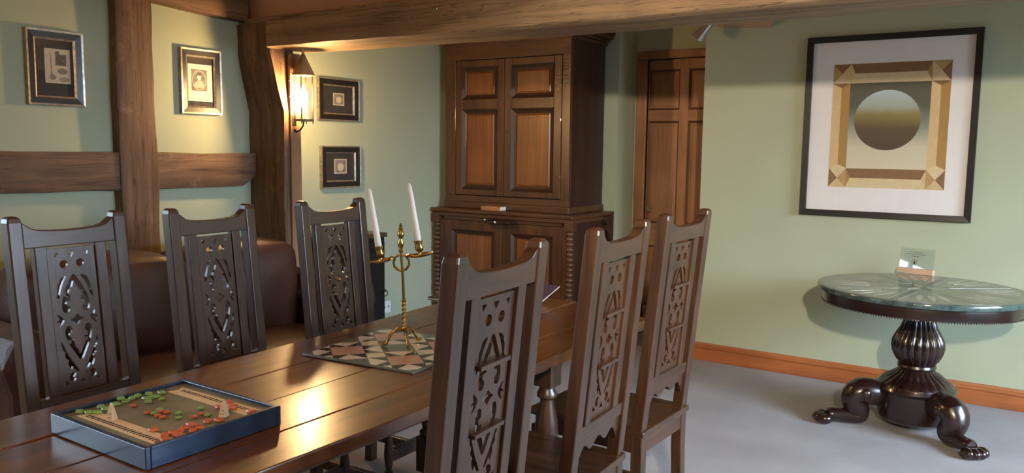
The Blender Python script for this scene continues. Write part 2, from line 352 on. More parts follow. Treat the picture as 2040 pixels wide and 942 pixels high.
# sloping bit of ceiling above the picture wall corner
a, b_ = P(1436, 56, y=YP), P(1533, 55, y=YP); c_, d_ = P(1562, 12, y=4.9), P(1392, 36, y=4.9)
lo = [a, b_, c_, d_]; hi = [Vector((p.x, p.y, ZC)) for p in lo]
struct(obj('ceiling_slope', MB().add(lo+hi, [(0, 1, 2, 3), (7, 6, 5, 4)]+[(i, (i+1) % 4, 4+(i+1) % 4, 4+i) for i in range(4)]), 'terracotta_plaster'), 'small terracotta sloping soffit at the wall corner')

# ---- panelled door in the alcove
door = struct(obj('door_1', MB().box(DX0, DX1, YD+.045, YD+.07, 0.005, DZ), 'pine_z'), 'six-panel stripped pine door beside the cupboard')
arch = MB().box(DX0-.085, DX0, YD-.02, YD+.04, 0, DZ+.0).box(DX1, DX1+.05, YD-.02, YD+.04, 0, DZ).box(DX0-.085, DX1+.05, YD-.02, YD+.04, DZ, DZ+.06)
obj('door_frame', arch, 'pine_z', door, bev=.006)
zs = [0.02, .22, P(1310, 490, y=YD).z, P(1310, 445, y=YD).z, P(1310, 241, y=YD).z, P(1310, 219, y=YD).z, P(1310, 139, y=YD).z, DZ-.005]
xs = [DX0+.005, P(1288, 250, y=YD).x, P(1350, 250, y=YD).x, P(1368, 250, y=YD).x]; xs += [xs[3]+(xs[2]-xs[1]), DX1-.005]
fr = MB()
for x0, x1 in ((xs[0], xs[1]), (xs[2], xs[3]), (xs[4], xs[5])): fr.box(x0, x1, YD+.02, YD+.05, .005, DZ-.004)
obj('stile', fr, 'pine_z', door, bev=.002)
for z0, z1 in ((zs[0]-.015, zs[1]), (zs[2], zs[3]), (zs[4], zs[5]), (zs[6], zs[7])):
    for x0, x1 in ((xs[1], xs[2]), (xs[3], xs[4])): obj('rail', MB().box(x0, x1, YD+.0205, YD+.05, z0, z1), 'pine_x', door, bev=.002)
def fielded(w, h, d, inset):
    """raised panel centred on the local origin, front towards -y"""
    mb = MB(); R = lambda i, y: [(-w/2+i, y, -h/2+i), (w/2-i, y, -h/2+i), (w/2-i, y, h/2-i), (-w/2+i, y, h/2-i)]
    mb.v = [Vector(p) for p in R(0, 0)+R(0, -.003)+R(inset, -d)+R(inset+.002, -d-.003)]
    for a in range(3):
        for i in range(4): mb.f.append([a*4+i, a*4+(i+1) % 4, (a+1)*4+(i+1) % 4, (a+1)*4+i])
    mb.f += [[12, 13, 14, 15], [3, 2, 1, 0]]; return mb
for z0, z1 in ((zs[1], zs[2]), (zs[3], zs[4]), (zs[5], zs[6])):
    for x0, x1 in ((xs[1], xs[2]), (xs[3], xs[4])):
        c = ((x0+x1)/2, YD+.046, (z0+z1)/2)
        p_ = obj('panel', fielded(x1-x0, z1-z0, .012, .035), 'pine_z', door, loc=c)
        obj('moulding', MB().ring(x1-x0, z1-z0, 0, .016, .0, .018, .006), 'pine_dark', p_)
obj('door_knob', MB().tube([(xs[0]+.05, YD+.02, .98), (xs[0]+.05, YD-.01, .98), (xs[0]+.05, YD-.03, .98)], [.008, .01, .024], 12), 'brass', door, smooth=True)

# ================================================================== dining chair
HW, ZS, KR = .192, .46, .097
def rake(v): return (v.x-max(0, v.z-ZS)*KR, v.y, v.z)
def smooth_poly(pts, k=3):
    out = []; n = len(pts)
    for i in range(n):
        p0, p1, p2, p3 = (Vector(pts[(i+j-1) % n]+(0,)) for j in range(4))
        for t in range(k):
            u = t/k; q = .5*((2*p1)+(p2-p0)*u+(2*p0-5*p1+4*p2-p3)*u*u+(3*p1-p0-3*p2+p3)*u**3); out.append((q.x, q.y))
    return out
def pierced_panel():
    hw, z0, h = .068, .645, .465
    W = .0785
    loops = [[(-W, z0-.01), (W, z0-.01), (W, z0+h), (-W, z0+h)]]
    T = lambda pts: [(u*hw, z0+v*h) for u, v in pts]
    mir = lambda pts: [(-u, v) for u, v in pts]
    def circ(u, v, r): return [(u*hw+r*math.cos(a*math.pi/7), z0+v*h+r*math.sin(a*math.pi/7)) for a in range(14)]
    single = [[(.36, .80), (.62, .785), (.70, .755), (.78, .735), (.80, .695), (.88, .64), (.78, .655), (.64, .72), (.50, .765)],
              [(.66, .505), (.92, .54), (.84, .507), (.99, .49), (.82, .487), (.90, .45), (.70, .48)],
              [(.86, .345), (.70, .285), (.5, .22), (.28, .165), (.15, .125), (.3, .14), (.44, .17), (.52, .15), (.64, .19), (.60, .215), (.76, .24), (.72, .27), (.84, .295)],
              [(.34, .115), (.5, .125), (.66, .10), (.62, .075), (.48, .062), (.36, .08), (.44, .092)]]
    for s_ in single:
        loops.append(smooth_poly(T(s_))); loops.append(smooth_poly(T(mir(s_))))
    for u in (.4, -.4): loops.append(circ(u, .885, .0125))
    for u in (1, -1):
        loops.append(T([(u*.62, .965), (u*.85, .965), (u*.78, .94)])); loops.append(T([(u*.84, .075), (u*.88, .045), (u*.62, .045)]))
    upper = [(.24, .76), (.46, .70), (.60, .64), (.67, .59), (.6, .553), (.46, .545), (.34, .558), (.33, .582), (.43, .592), (.47, .607), (.40, .625), (.26, .63), (.30, .665), (.26, .70), (.12, .722)]
    loops.append(smooth_poly(T([(0, .808)]+upper+[(0, .765)]+mir(upper)[::-1])))
    lower = [(.28, .265), (.5, .325), (.62, .38), (.64, .415), (.56, .445), (.43, .45), (.33, .435), (.33, .408), (.43, .398), (.46, .38), (.38, .362), (.26, .366), (.28, .335), (.24, .305), (.12, .283)]
    loops.append(smooth_poly(T([(0, .20)]+lower+[(0, .24)]+mir(lower)[::-1])))
    loops.append(T([(0, .528), (.14, .505), (.34, .492), (.14, .478), (0, .455), (-.14, .478), (-.34, .492), (-.14, .505)]))
    loops.append(T([(0, .078), (.15, .042), (-.15, .042)])); loops.append(T([(-.14, .965), (.14, .965), (0, .93)]))
    cu = bpy.data.curves.new('panel_curve', 'CURVE'); cu.dimensions = '2D'; cu.fill_mode = 'BOTH'; cu.extrude = .0055; cu.offset = -.0012
    for lp in loops:
        s_ = cu.splines.new('POLY'); s_.points.add(len(lp)-1); s_.use_cyclic_u = True
        for p_, q in zip(s_.points, lp): p_.co = (q[0], q[1], 0, 1)
    tmp = bpy.data.objects.new('tmp', cu); COL.objects.link(tmp)
    me = bpy.data.meshes.new_from_object(tmp); bpy.data.objects.remove(tmp)
    for v in me.vertices: v.co = rake(Vector((v.co.z-.004, v.co.x, v.co.y)))
    me.materials.clear(); me.materials.append(MATS['oak_z']); me.name = 'carved_panel'
    for p_ in me.polygons: p_.use_smooth = False
    return me
def turned_leg(x, y, top):
    s = .021
    m_ = MB().box(x-s, x+s, y-s, y+s, top-.075, top).box(x-s, x+s, y-s, y+s, .08, .15)
    pr = [(.012, .15), (.018, .155), (.018, .162), (.011, .17), (.017, .2), (.02, .235), (.017, .27), (.011, .305), (.011, .315), (.019, .322), (.019, .33), (.013, .338), (.013, .345), (.018, .352), (.012, top-.075)]
    m_.lathe(pr, 14, (x, y)).lathe([(.012, .0), (.021, .012), (.023, .035), (.018, .06), (.012, .08)], 14, (x, y))
    return m_
def make_chair():
    t = thing('dining_chair', 'x', 'chair', group='carved oak dining chairs')
    for s in (-1, 1):
        y0, y1 = sorted((s*HW, s*(HW-.043)))
        obj('back_post', MB().loft([quad_z(-.05, -.012, y0, y1, 0), quad_z(-.042, -.0, y0, y1, .30), quad_z(-.042, 0, y0, y1, .46), quad_z(-.042-.74*KR, -.74*KR, y0, y1, 1.2), quad_z(-.040-.753*KR, -.002-.753*KR, y0+.003, y1-.003, 1.213), quad_z(-.034-.76*KR, -.008-.76*KR, y0+.01, y1-.01, 1.22)]), 'oak_z', t, bev=.004)
        a, b = sorted((s*.117, s*.0795))
        obj('stile', MB().box(-.034, -.008, a, b, .61, 1.125).map(rake), 'oak_z', t, bev=.003)
        obj('front_leg', turned_leg(.385, s*.185, .40), 'oak_z', t, smooth=True)
        obj('side_rail', MB().box(-.01, .40, min(s*.165, s*.19), max(s*.165, s*.19), .375, .437), 'oak_x', t, bev=.002)
        obj('side_stretcher', MB().box(-.02, .385, s*.183-.012, s*.183+.012, .095, .135), 'oak_x', t, bev=.002)
    e = HW-.042
    top = [(e, 1.2), (e-.012, 1.193), (e-.028, 1.180), (e-.05, 1.173), (.045, 1.169), (0, 1.168)]
    pts = [(-e, 1.118), (e, 1.118)]+top+[(-a, z) for a, z in top[-2::-1]]
    obj('crest_rail', MB().prism(pts, -.038, -.004, 'x').map(rake), 'oak_y', t, bev=.003)
    obj('lower_rail', MB().box(-.036, -.004, -HW+.043, HW-.043, .60, .64).map(rake), 'oak_y', t, bev=.003)
    ap = [(-HW+.045, .602)]; n = 24
    for i in range(n+1):
        u = i/n*2-1; y = u*(HW-.045)
        ap.append((y, .565+.018*math.cos(u*math.pi*3)*(.6+.4*abs(u))-.028*abs(u)**3))
    ap.append((HW-.045, .602))
    obj('apron', MB().prism(ap, -.03, -.012, 'x').map(rake), 'oak_y', t)
    obj('carved_panel', PANEL, None, t, loc=(-.016, 0, 0))
    for z in (.80, .955): obj('batten', MB().box(-.040, -.027, -.062, .062, z-.005, z+.005).map(rake), 'oak_y', t)
    obj('seat', MB().loft([[(-.05, -HW-.004, z), (.425, -HW-.018, z), (.425, HW+.018, z), (-.05, HW+.004, z)] for z in (.437, .46)]), 'oak_x', t, bev=.004)
    obj('front_rail', MB().box(.372, .398, -.165, .165, .345, .437), 'oak_y', t, bev=.002)
    obj('rear_rail', MB().box(-.038, -.008, -.158, .158, .375, .437), 'oak_y', t, bev=.002)
    obj('front_stretcher', MB().box(.373, .397, -.165, .165, .2, .25), 'oak_y', t, bev=.004)
    obj('rear_stretcher', MB().box(-.045, -.02, -.158, .158, .16, .20), 'oak_y', t, bev=.002)
    return t
PANEL = pierced_panel()
chair = make_chair()
off = (1.215-ZS)*KR+.021
spots = [(-.987, 1.422, 3.9, 1, 'oak dining chair seen from behind, nearest of three along the right of the table'),
         (-1.027, 2.087, 3.0, 1, 'middle of the three oak dining chairs seen from behind along the right of the table'),
         (-1.062, 2.671, -1.4, 1, 'oak dining chair seen from behind, closest to the picture wall corner'),
         (-2.628, 1.335, 3.5, -1, 'carved oak dining chair facing us behind the blue game tray'),
         (-2.592, 1.843, 3.8, -1, 'carved oak dining chair facing us, middle of three in front of the sofa'),
         (-2.571, 2.426, 1.9, -1, 'carved oak dining chair facing us beside the brass candelabrum')]
for i, (x, y, a, side, lab) in enumerate(spots):
    o = chair if i == 0 else copy_tree(chair)
    r_ = math.radians(a) + (math.pi if side == 1 else 0)
    o.location = (x+math.cos(r_)*off, y+math.sin(r_)*off, 0); o.rotation_euler = (0, 0, r_); o['label'] = lab
    o.scale = (1, 1, 1.215/1.22 if side == 1 else 1.2/1.22)

# ================================================================== dining table
tb = thing('dining_table', 'long polished oak refectory table with plank top', 'table', (-1.73, 1.7, 0))
def tpt(x, y): return (x+1.73, y-1.7)
edges = lambda y: (-2.03-.085*(y-.4)/1.5 if y < 1.9 else -2.115-.07*(y-1.9))
fr = [0, .27, .54, .8, 1.0]
ends = [3.04, 3.06, 3.05, 2.93]
for k in range(4):
    ys = [.42+i*(ends[k]-.42)/16 for i in range(17)]
    rings = []
    for y in ys:
        xl = edges(y); xr = -1.30+.004*math.sin(y*5)
        g = .0012
        x0 = xl+(xr-xl)*fr[k]+(g if k else 0); x1 = xl+(xr-xl)*fr[k+1]-(g if k < 3 else 0)
        zz = .76+.0012*math.sin(y*2.3+k*1.9)
        rings.append([Vector((x0+1.73, y-1.7, zz-.036)), Vector((x1+1.73, y-1.7, zz-.036)), Vector((x1+1.73, y-1.7, zz)), Vector((x0+1.73, y-1.7, zz))])
    obj('plank', MB().loft(rings), 'table_y', tb, bev=.004)
for y in (.98, 2.36):
    for x in (-1.97, -1.43):
        X, Y = tpt(x, y); s = .035
        m_ = MB().box(X-s, X+s, Y-s, Y+s, .60, .70).box(X-s, X+s, Y-s, Y+s, .16, .30)
        m_.lathe([(.028, .30), (.036, .31), (.036, .32), (.024, .33), (.034, .37), (.043, .42), (.040, .47), (.026, .53), (.024, .55), (.036, .56), (.036, .575), (.028, .585), (.028, .60)], 18, (X, Y))
        m_.lathe([(.03, 0), (.042, .02), (.044, .06), (.036, .1), (.026, .13), (.026, .16)], 18, (X, Y))
        obj('leg', m_, 'oak_z', tb, smooth=True)
for y in (.98, 2.36):
    X0, Y = tpt(-1.97, y); X1 = X0+.54
    obj('end_rail', MB().box(X0+.03, X1-.03, Y-.014, Y+.014, .62, .724), 'oak_x', tb, bev=.002)
    obj('end_stretcher', MB().box(X0+.03, X1-.03, Y-.022, Y+.022, .2, .25), 'oak_x', tb, bev=.003)
for x in (-1.98, -1.42):
    X, Y0 = tpt(x, .98); Y1 = Y0+1.38
    obj('side_rail', MB().box(X-.013, X+.013, Y0+.03, Y1-.03, .665, .724), 'oak_y', tb, bev=.002)
    br = [(Y1+.035, .724), (Y1+.34, .724), (Y1+.34, .665), (Y1+.315, .64), (Y1+.30, .662), (Y1+.26, .685), (Y1+.21, .69), (Y1+.17, .675), (Y1+.14, .69), (Y1+.09, .682), (Y1+.06, .655), (Y1+.035, .64)]
    obj('leaf_bracket', MB().prism(br, X-.011, X+.011, 'x'), 'oak_y', tb)
X, Y0 = tpt(-1.725, .98)
obj('long_stretcher', MB().box(X-.022, X+.022, Y0+.02, Y0+1.36, .2, .25), 'oak_y', tb, bev=.003)

# ================================================================== sofa
def cushion(x0, x1, y0, y1, z0, z1, r=.06, puff=.02):
    m_ = MB(); nx, ny, nz = 5, 7, 4; idx = {}
    def f(i, n, a, b): return a+(b-a)*i/n
    for i in range(nx+1):
        for j in range(ny+1):
            for k in range(nz+1):
                if i in (0, nx) or j in (0, ny) or k in (0, nz):
                    u, v, w_ = i/nx*2-1, j/ny*2-1, k/nz*2-1
                    p = Vector((f(i, nx, x0, x1), f(j, ny, y0, y1), f(k, nz, z0, z1)))
                    e = (abs(u) == 1)+(abs(v) == 1)+(abs(w_) == 1)
                    if e == 1:
                        b = puff*(1-min(1, u*u if abs(u) < 1 else 0))*(1-min(1, v*v if abs(v) < 1 else 0))*(1-min(1, w_*w_ if abs(w_) < 1 else 0))
                        p += Vector((u if abs(u) == 1 else 0, v if abs(v) == 1 else 0, w_ if abs(w_) == 1 else 0))*b
                    idx[i, j, k] = len(m_.v); m_.v.append(jit(p, .008, 6, 2))
    g = lambda *q: [idx[t] for t in q]
    for i in range(nx):
        for j in range(ny):
            for k in (0, nz): m_.f.append(g((i, j, k), (i+1, j, k), (i+1, j+1, k), (i, j+1, k)))
    for i in range(nx):
        for k in range(nz):
            for j in (0, ny): m_.f.append(g((i, j, k), (i+1, j, k), (i+1, j, k+1), (i, j, k+1)))
    for j in range(ny):
        for k in range(nz):
            for i in (0, nx): m_.f.append(g((i, j, k), (i, j+1, k), (i, j+1, k+1), (i, j, k+1)))
    return m_
sf = thing('sofa', 'brown leather sofa along the left wall behind the dining chairs', 'sofa', (-3.3, 2.2, 0))
obj('base', MB().box(-.34, .26, -.82, .86, .05, .30), 'leather', sf, bev=.02)
for y0, y1 in ((-.66, .06), (.065, .78)):
    obj('seat_cushion', cushion(-.2, .30, y0, y1, .29, .46, puff=.03), 'leather', sf, sub=2)
    obj('back_cushion', cushion(-.38, -.12, y0, y1, .42, .90, puff=.05), 'leather', sf, sub=2)
for s, yy in ((-1, -.88), (1, .79)):
    pr = [(-.0, .08), (.16, .08), (.17, .50), (.20, .60), (.18, .70), (.10, .745), (.02, .72), (-.03, .62), (0, .52)]
    obj('arm', MB().prism([(yy+a, z) for a, z in pr], -.36, .27, 'x'), 'leather', sf, bev=.025)
for x in (-.3, .2):
    for y in (-.8, .86): obj('foot', MB().lathe([(.025, 0), (.03, .05)], 12, (x, y)), 'oak_z', sf)

# ================================================================== black cabinet by the sofa
cb = thing('black_cabinet', 'black cabinet with brown top between the sofa and the cupboard', 'cabinet', (-3.83, 3.68, 0))
obj('body', MB().box(-.155, .16, -.25, .255, .02, .835), 'black_lacquer', cb, bev=.004)
obj('top', MB().box(-.16, .175, -.26, .268, .835, .865), 'cupboard_y', cb, bev=.004)
obj('door', MB().box(.16, .172, -.24, .245, .06, .81), 'black_lacquer', cb, bev=.003)
kn = obj('ring_handle', MB().tube([(.19, .235+.018*math.cos(a*math.pi/8), .46+.018*math.sin(a*math.pi/8)) for a in range(17)], .003, 6), 'iron', cb)
obj('handle_boss', MB().box(.17, .19, .228, .242, .47, .485), 'iron', cb, bev=.002)
# wall socket
so = tag(obj('wall_socket', MB().box(0, .01, -.044, .044, -.044, .044), 'white_plastic', bev=.003, loc=(XL, 4.30, .265)), 'white double-hole wall socket plate low on the green wall', 'socket')
for y in (-.02, .02): obj('socket_hole', MB().box(.0095, .0108, y-.006, y+.006, -.006, .01), 'grey_print', so)

# ================================================================== court cupboard
YF = 4.9; YL = 4.83
ux0, ux1 = P(889, 300, y=YF).x, P(1134, 300, y=YF).x
lx0, lx1 = -3.985, P(1139, 425, y=YL-.03).x
zl = .972
cx = (lx0+lx1)/2
cp = thing('court_cupboard', 'tall dark oak two-stage cupboard with panelled doors and bobbin columns', 'cupboard', (cx, 5.1, 0))
def W(mb): return mb.map(lambda v: (v.x-cx, v.y-5.1, v.z))
def cpart(name, mb, mat, par=None, bev=.003, **k): return obj(name, W(mb), mat, par or cp, bev=bev, **k)
cpart('lower_body', MB().box(lx0+.02, lx1-.02, YL+.03, YB-.04, .06, zl-.04), 'cupboard_dark')
cpart('plinth', MB().box(lx0, lx1, YL, YB-.02, 0, .07), 'cupboard_x')
cpart('ledge', MB().box(lx0-.005, lx1+.01, YL-.035, YB-.02, zl-.028, zl), 'cupboard_x', bev=.008)
cpart('ledge_moulding', MB().box(lx0+.005, lx1, YL-.018, YB-.02, zl-.06, zl-.028), 'cupboard_x', bev=.008)
cpart('upper_body', MB().box(ux0, ux1, YF+.03, YB-.04, zl, 2.2), 'cupboard_dark')
cpart('base_moulding', MB().box(ux0-.012, ux1+.012, YF-.012, YB-.03, zl, zl+.05), 'cupboard_x', bev=.008)
zd0, zd1 = P(1000, 391, y=YF).z, P(1000, 117, y=YF).z
xm = P(1004, 300, y=YF).x; xl_ = P(908, 300, y=YF).x; xr_ = P(1117, 300, y=YF).x
cpart('frieze', MB().box(ux0, ux1, YF, YF+.032, zd1+.006, 2.2), 'cupboard_x')
cpart('bottom_rail', MB().box(ux0, ux1, YF, YF+.032, zl+.05, zd0-.006), 'cupboard_x')
cpart('corner_stile', MB().box(ux0, xl_-.004, YF, YF+.032, zd0-.006, zd1+.006), 'cupboard_z')
cpart('corner_stile', MB().box(xr_+.004, ux1, YF, YF+.032, zd0-.006, zd1+.006), 'cupboard_z')
co = MB()
for k, (o_, z0, z1) in enumerate(((.012, 2.19, 2.215), (.035, 2.215, 2.235), (.06, 2.235, 2.262), (.075, 2.262, 2.285))): co.box(ux0-o_, ux1+o_, YF-o_, YB-.03, z0, z1)
cpart('cornice', co, 'cupboard_x', bev=.004)
def cdoor(x0, x1, z0, z1, y, cuts, sw, mat_p, knob=None):
    """framed door; cuts = list of (zlo, zhi) panel openings"""
    fm_ = MB().box(x0, x0+sw, y-.002, y+.022, z0, z1).box(x1-sw, x1, y-.002, y+.022, z0, z1)
    es = [z0]+[q for c in cuts for q in c]+[z1]
    for a, b in zip(es[0::2], es[1::2]): fm_.box(x0+sw, x1-sw, y-.002, y+.022, a, b)
    d = cpart('door', fm_, 'cupboard_z', bev=.003)
    for a, b in cuts:
        w_, h_ = x1-x0-2*sw, b-a; c = Vector(((x0+x1)/2-cx, y+.02-5.1, (a+b)/2))
        obj('moulding', MB().ring(w_, h_, 0, .02, .0, .03, .012), 'cupboard_dark', d, loc=c)
        obj('moulding_bead', MB().ring(w_, h_, .02, .034, .0, .012, .006), 'cupboard_dark', d, loc=c)
        obj('panel', fielded(w_-.068, h_-.068, .010, .012), mat_p, d, loc=c)
    return d
zc = lambda py, y=YF: P(1000, py, y=y).z
cuts = [(zc(379), zc(217)), (zc(196), zc(131))]
d1 = cdoor(xl_, xm-.002, zd0, zd1, YF, cuts, .062, 'cupboard_panel_z')
d2 = cdoor(xm+.002, xr_, zd0, zd1, YF, cuts, .062, 'cupboard_panel_z')
obj('keyhole_plate', W(MB().box(xm+.022, xm+.032, YF-.0045, YF-.001, zc(262)-.014, zc(262)+.014)), 'iron', d2)
for z in (zc(240), zc(350)): obj('hinge_pin', W(MB().box(xr_-.006, xr_+.004, YF-.006, YF, z-.008, z+.008)), 'chrome', d2)
# lower stage
qx0, qx1 = lx0+.085, lx1-.085; qm = P(1000, 470, y=YL).x
zq1 = zl-.085
cpart('lower_rail', MB().box(lx0+.08, lx1-.08, YL+.005, YL+.035, zq1, zl-.05), 'cupboard_x')
cpart('lower_stile', MB().box(lx0+.055, qx0+.012, YL+.005, YL+.035, .07, zl-.05), 'cupboard_z')
cpart('lower_stile', MB().box(qx1-.012, lx1-.055, YL+.005, YL+.035, .07, zl-.05), 'cupboard_z')
for x0, x1 in ((qx0+.014, qm-.002), (qm+.002, qx1-.014)):
    d = cdoor(x0, x1, .085, zq1-.004, YL+.008, [(.16, zq1-.075)], .075, 'cupboard_panel_z')
cpart('pull_out_slide', MB().box(qm-.12, qm+.12, YL-.09, YL+.02, zl-.082, zl-.068), 'cupboard_dark', bev=.002)
for dx in (-.155, 0): cpart('slide_knob', MB().lathe([(.006, 0), (.009, .006), (.005, .011)], 10).map(lambda v, dx=dx: (qm+dx+v.x, YL-.0-v.z-(.09 if dx == 0 else 0), zl-.072+v.y)), 'white_plastic', bev=0, smooth=True)
for sx, yy in ((lx0+.03, YL+.005), (lx1-.03, YL+.005)):
    pr = []; z = .07
    n = 22; h = (zl-.11-.07)/n
    for i in range(n):
        pr += [(.016, z), (.027, z+h*.25), (.030, z+h*.5), (.027, z+h*.75)]; z += h
    pr.append((.016, z))
    cpart('bobbin_column', MB().lathe(pr, 16, (sx, yy)), 'cupboard_z', bev=0, smooth=True)
    cpart('column_block', MB().box(sx-.034, sx+.034, yy-.03, yy+.03, zl-.11, zl-.045), 'cupboard_z')
br = [(YB-.05, zl-.03), (YB-.17, zl-.03), (YB-.175, zl-.06), (YB-.15, zl-.10), (YB-.16, zl-.13), (YB-.12, zl-.17), (YB-.10, zl-.21), (YB-.06, zl-.24), (YB-.05, zl-.25)]
cpart('scroll_bracket', MB().prism(br, lx1-.02, lx1+.02, 'x'), 'cupboard_dark')
# book on the ledge
bk = thing('book', 'small tan-spined book lying on the cupboard ledge', 'book', (P(980, 417, y=YL-.0).x, YL+.012, zl+.001))
obj('cover', MB().box(-.085, .085, -.03, .045, 0, .004).box(-.085, .085, -.03, .045, .028, .032).box(-.085, .085, -.033, -.029, 0, .032), 'book_tan', bk, bev=.001)
obj('pages', MB().box(-.083, .087, -.029, .043, .004, .028), 'paper_white', bk)

# ================================================================== pictures
def small_picture(name, label, px_tl, px_br, fw_, page, art):
    a, b = P(*px_tl, x=XL+.02), P(*px_br, x=XL+.02)
    w_, h_ = b.y-a.y, a.z-b.z
    t = thing(name, label, 'picture', (XL, (a.y+b.y)/2, (a.z+b.z)/2), math.pi/2, 'small black and silver framed engravings')
    obj('silver_edge', MB().ring(w_, h_, 0, .009, .0, .026, .024), 'silver_leaf', t)
    obj('frame', MB().ring(w_, h_, .009, fw_, .0, .022, .019), 'black_frame', t)
    obj('silver_fillet', MB().ring(w_, h_, fw_, fw_+.009, .0, .018, .012), 'silver_leaf', t)
    obj('mat', MB().box(-w_/2+fw_, w_/2-fw_, -.006, -.002, -h_/2+fw_, h_/2-fw_), 'dark_mat', t)
    x0, x1, z0, z1 = page
    pg = obj('print', MB().box(x0*w_, x1*w_, -.0072, -.006, z0*h_, z1*h_), 'paper' if art != 'portrait' else 'paper_white', t)
    PW, PH = (x1-x0)*w_, (z1-z0)*h_; ox, oz = x0*w_, z0*h_
    def patch(nm, poly, mat, d): obj(nm, MB().prism([(ox+u*PW, oz+v*PH) for u, v in poly], -.0072-d, -.0072, 'y'), mat, pg)
    ell = lambda cx_, cz_, ru, rv, n=20: [(cx_+ru*math.cos(2*math.pi*i/n), cz_+rv*math.sin(2*math.pi*i/n)) for i in range(n)]
    if art == 'architecture':
        patch('engraving', [(.42, .52), (.84, .52), (.86, .86), (.6, .84), (.56, .94), (.42, .92)], 'ink_mid', .0003)
        patch('engraving', [(.16, .12), (.24, .3), (.22, .8), (.19, .92), (.26, .8), (.28, .3), (.44, .16), (.3, .08)], 'ink_soft', .0003)
        patch('engraving', ell(.68, .36, .2, .09), 'ink_soft', .0003); patch('engraving', ell(.75, .12, .2, .07), 'ink_soft', .0003)
    elif art == 'portrait':
        patch('engraving', [(.14, .28), (.78, .28), (.78, .86), (.14, .86)], 'ink_soft', .0002)
        patch('oval', ell(.46, .57, .29, .27), 'paper', .0004); patch('oval_ground', ell(.46, .57, .26, .245), 'ink_soft', .0005)
        patch('figure', [(.24, .42), (.34, .36), (.58, .36), (.68, .42), (.6, .52), (.53, .57), (.39, .57), (.32, .52)], 'paper', .0006)
        patch('figure', ell(.46, .64, .085, .07), 'paper_white', .0007); patch('figure', ell(.46, .73, .11, .035), 'ink_mid', .0008)
    else:
        patch('engraving', [(.08, .08), (.92, .08), (.92, .92), (.08, .92)], 'ink_soft', .0003)
        patch('engraving', ell(.5, .45, .25, .28), 'paper', .0005)
    obj('glass', MB().box(-w_/2+fw_+.004, w_/2-fw_-.004, -.0105, -.0098, -h_/2+fw_+.004, h_/2-fw_-.004), 'pane_glass', t)
small_picture('framed_engraving', 'framed engraving of architectural details in black mat, furthest left on the wall', (49, 53), (170, 213), .036, (-.17, .28, -.2, .26), 'architecture')
small_picture('framed_engraving', 'framed oval portrait engraving between the two oak posts', (358.5, 93), (442.5, 229.5), .036, (-.3, .3, -.3, .27), 'portrait')
small_picture('framed_engraving', 'square black frame with tiny print, upper of the pair right of the lantern', (634, 152), (716, 243), .042, (-.12, .15, -.13, .16), 'tiny')
small_picture('framed_engraving', 'square black frame with tiny print, lower of the pair below the lantern', (640, 290), (718.5, 372.5), .042, (-.15, .17, -.16, .19), 'tiny')

# large print
A, B = P(1609, 77, y=YP-.03), P(1961, 52, y=YP-.03); Cc, Dd = P(1592.5, 428, y=YP-.03), P(1934.5, 443, y=YP-.03)
x0, x1 = (A.x+Cc.x)/2, (B.x+Dd.x)/2; z1, z0 = (A.z+B.z)/2, (Cc.z+Dd.z)/2
bw, bh = x1-x0, z1-z0
bp_ = thing('framed_print', 'large black-framed geometric print with a dark disc on the green wall', 'picture', ((x0+x1)/2, YP, (z0+z1)/2))
obj('frame', MB().ring(bw, bh, 0, .036, 0, .034, .03), 'black_frame', bp_, bev=.002)
obj('mat', MB().box(-bw/2+.03, bw/2-.03, -.012, -.004, -bh/2+.03, bh/2-.03), 'white_mat', bp_)
art = obj('print', MB().box(-bw*.33, bw*.345, -.0135, -.012, -bh*.335, bh*.345), 'art_tan', bp_)
AX0, AX1, AZ0, AZ1 = -bw*.33, bw*.345, -bh*.335, bh*.345
def U(u, v): return (AX0+(AX1-AX0)*u, AZ0+(AZ1-AZ0)*v)
def ap_(poly, mat, d=.0004, nm='print_area'): return obj(nm, MB().prism([U(*q) for q in poly], -.0135-d, -.0135, 'y'), mat, art)
c = .155
for u0, v0, cols in ((0, 1-c, ('art_brown', 'art_pale', 'art_cream', 'art_tan')), (1-c, 1-c, ('art_tan', 'art_brown', 'art_cream', 'art_pale')), (0, 0, ('art_cream', 'art_tan', 'art_pale', 'art_brown')), (1-c, 0, ('art_cream', 'art_brown', 'art_pale', 'art_tan'))):
    m_ = (u0+c/2, v0+c/2); q = [(u0, v0), (u0+c, v0), (u0+c, v0+c), (u0, v0+c)]
    ap_([q[3], q[2], m_], cols[0]); ap_([q[2], q[1], m_], cols[1]); ap_([q[1], q[0], m_], cols[2]); ap_([q[0], q[3], m_], cols[3])
h = c/2
ap_([(c, 1), (1-c, 1), (1-c-.04, 1-h), (c+.04, 1-h)], 'art_brown'); ap_([(c, 1-c), (1-c, 1-c), (1-c-.04, 1-h), (c+.04, 1-h)], 'art_cream'); ap_([(c, 1), (c+.04, 1-h), (c, 1-c)], 'art_pale'); ap_([(1-c, 1), (1-c, 1-c), (1-c-.04, 1-h)], 'art_gold')
ap_([(c, c), (1-c, c), (1-c-.04, h), (c+.04, h)], 'art_brown'); ap_([(c, 0), (1-c, 0), (1-c-.04, h), (c+.04, h)], 'art_cream'); ap_([(c, c), (c, 0), (c+.04, h)], 'art_gold'); ap_([(1-c, c), (1-c-.04, h), (1-c, 0)], 'art_pale')
ap_([(0, c), (h, c+.035), (h, 1-c-.035), (0, 1-c)], 'art_pale'); ap_([(c, c), (h, c+.035), (h, 1-c-.035), (c, 1-c)], 'art_gold'); ap_([(0, c), (c, c), (h, c+.035)], 'art_cream'); ap_([(0, 1-c), (h, 1-c-.035), (c, 1-c)], 'art_brown')
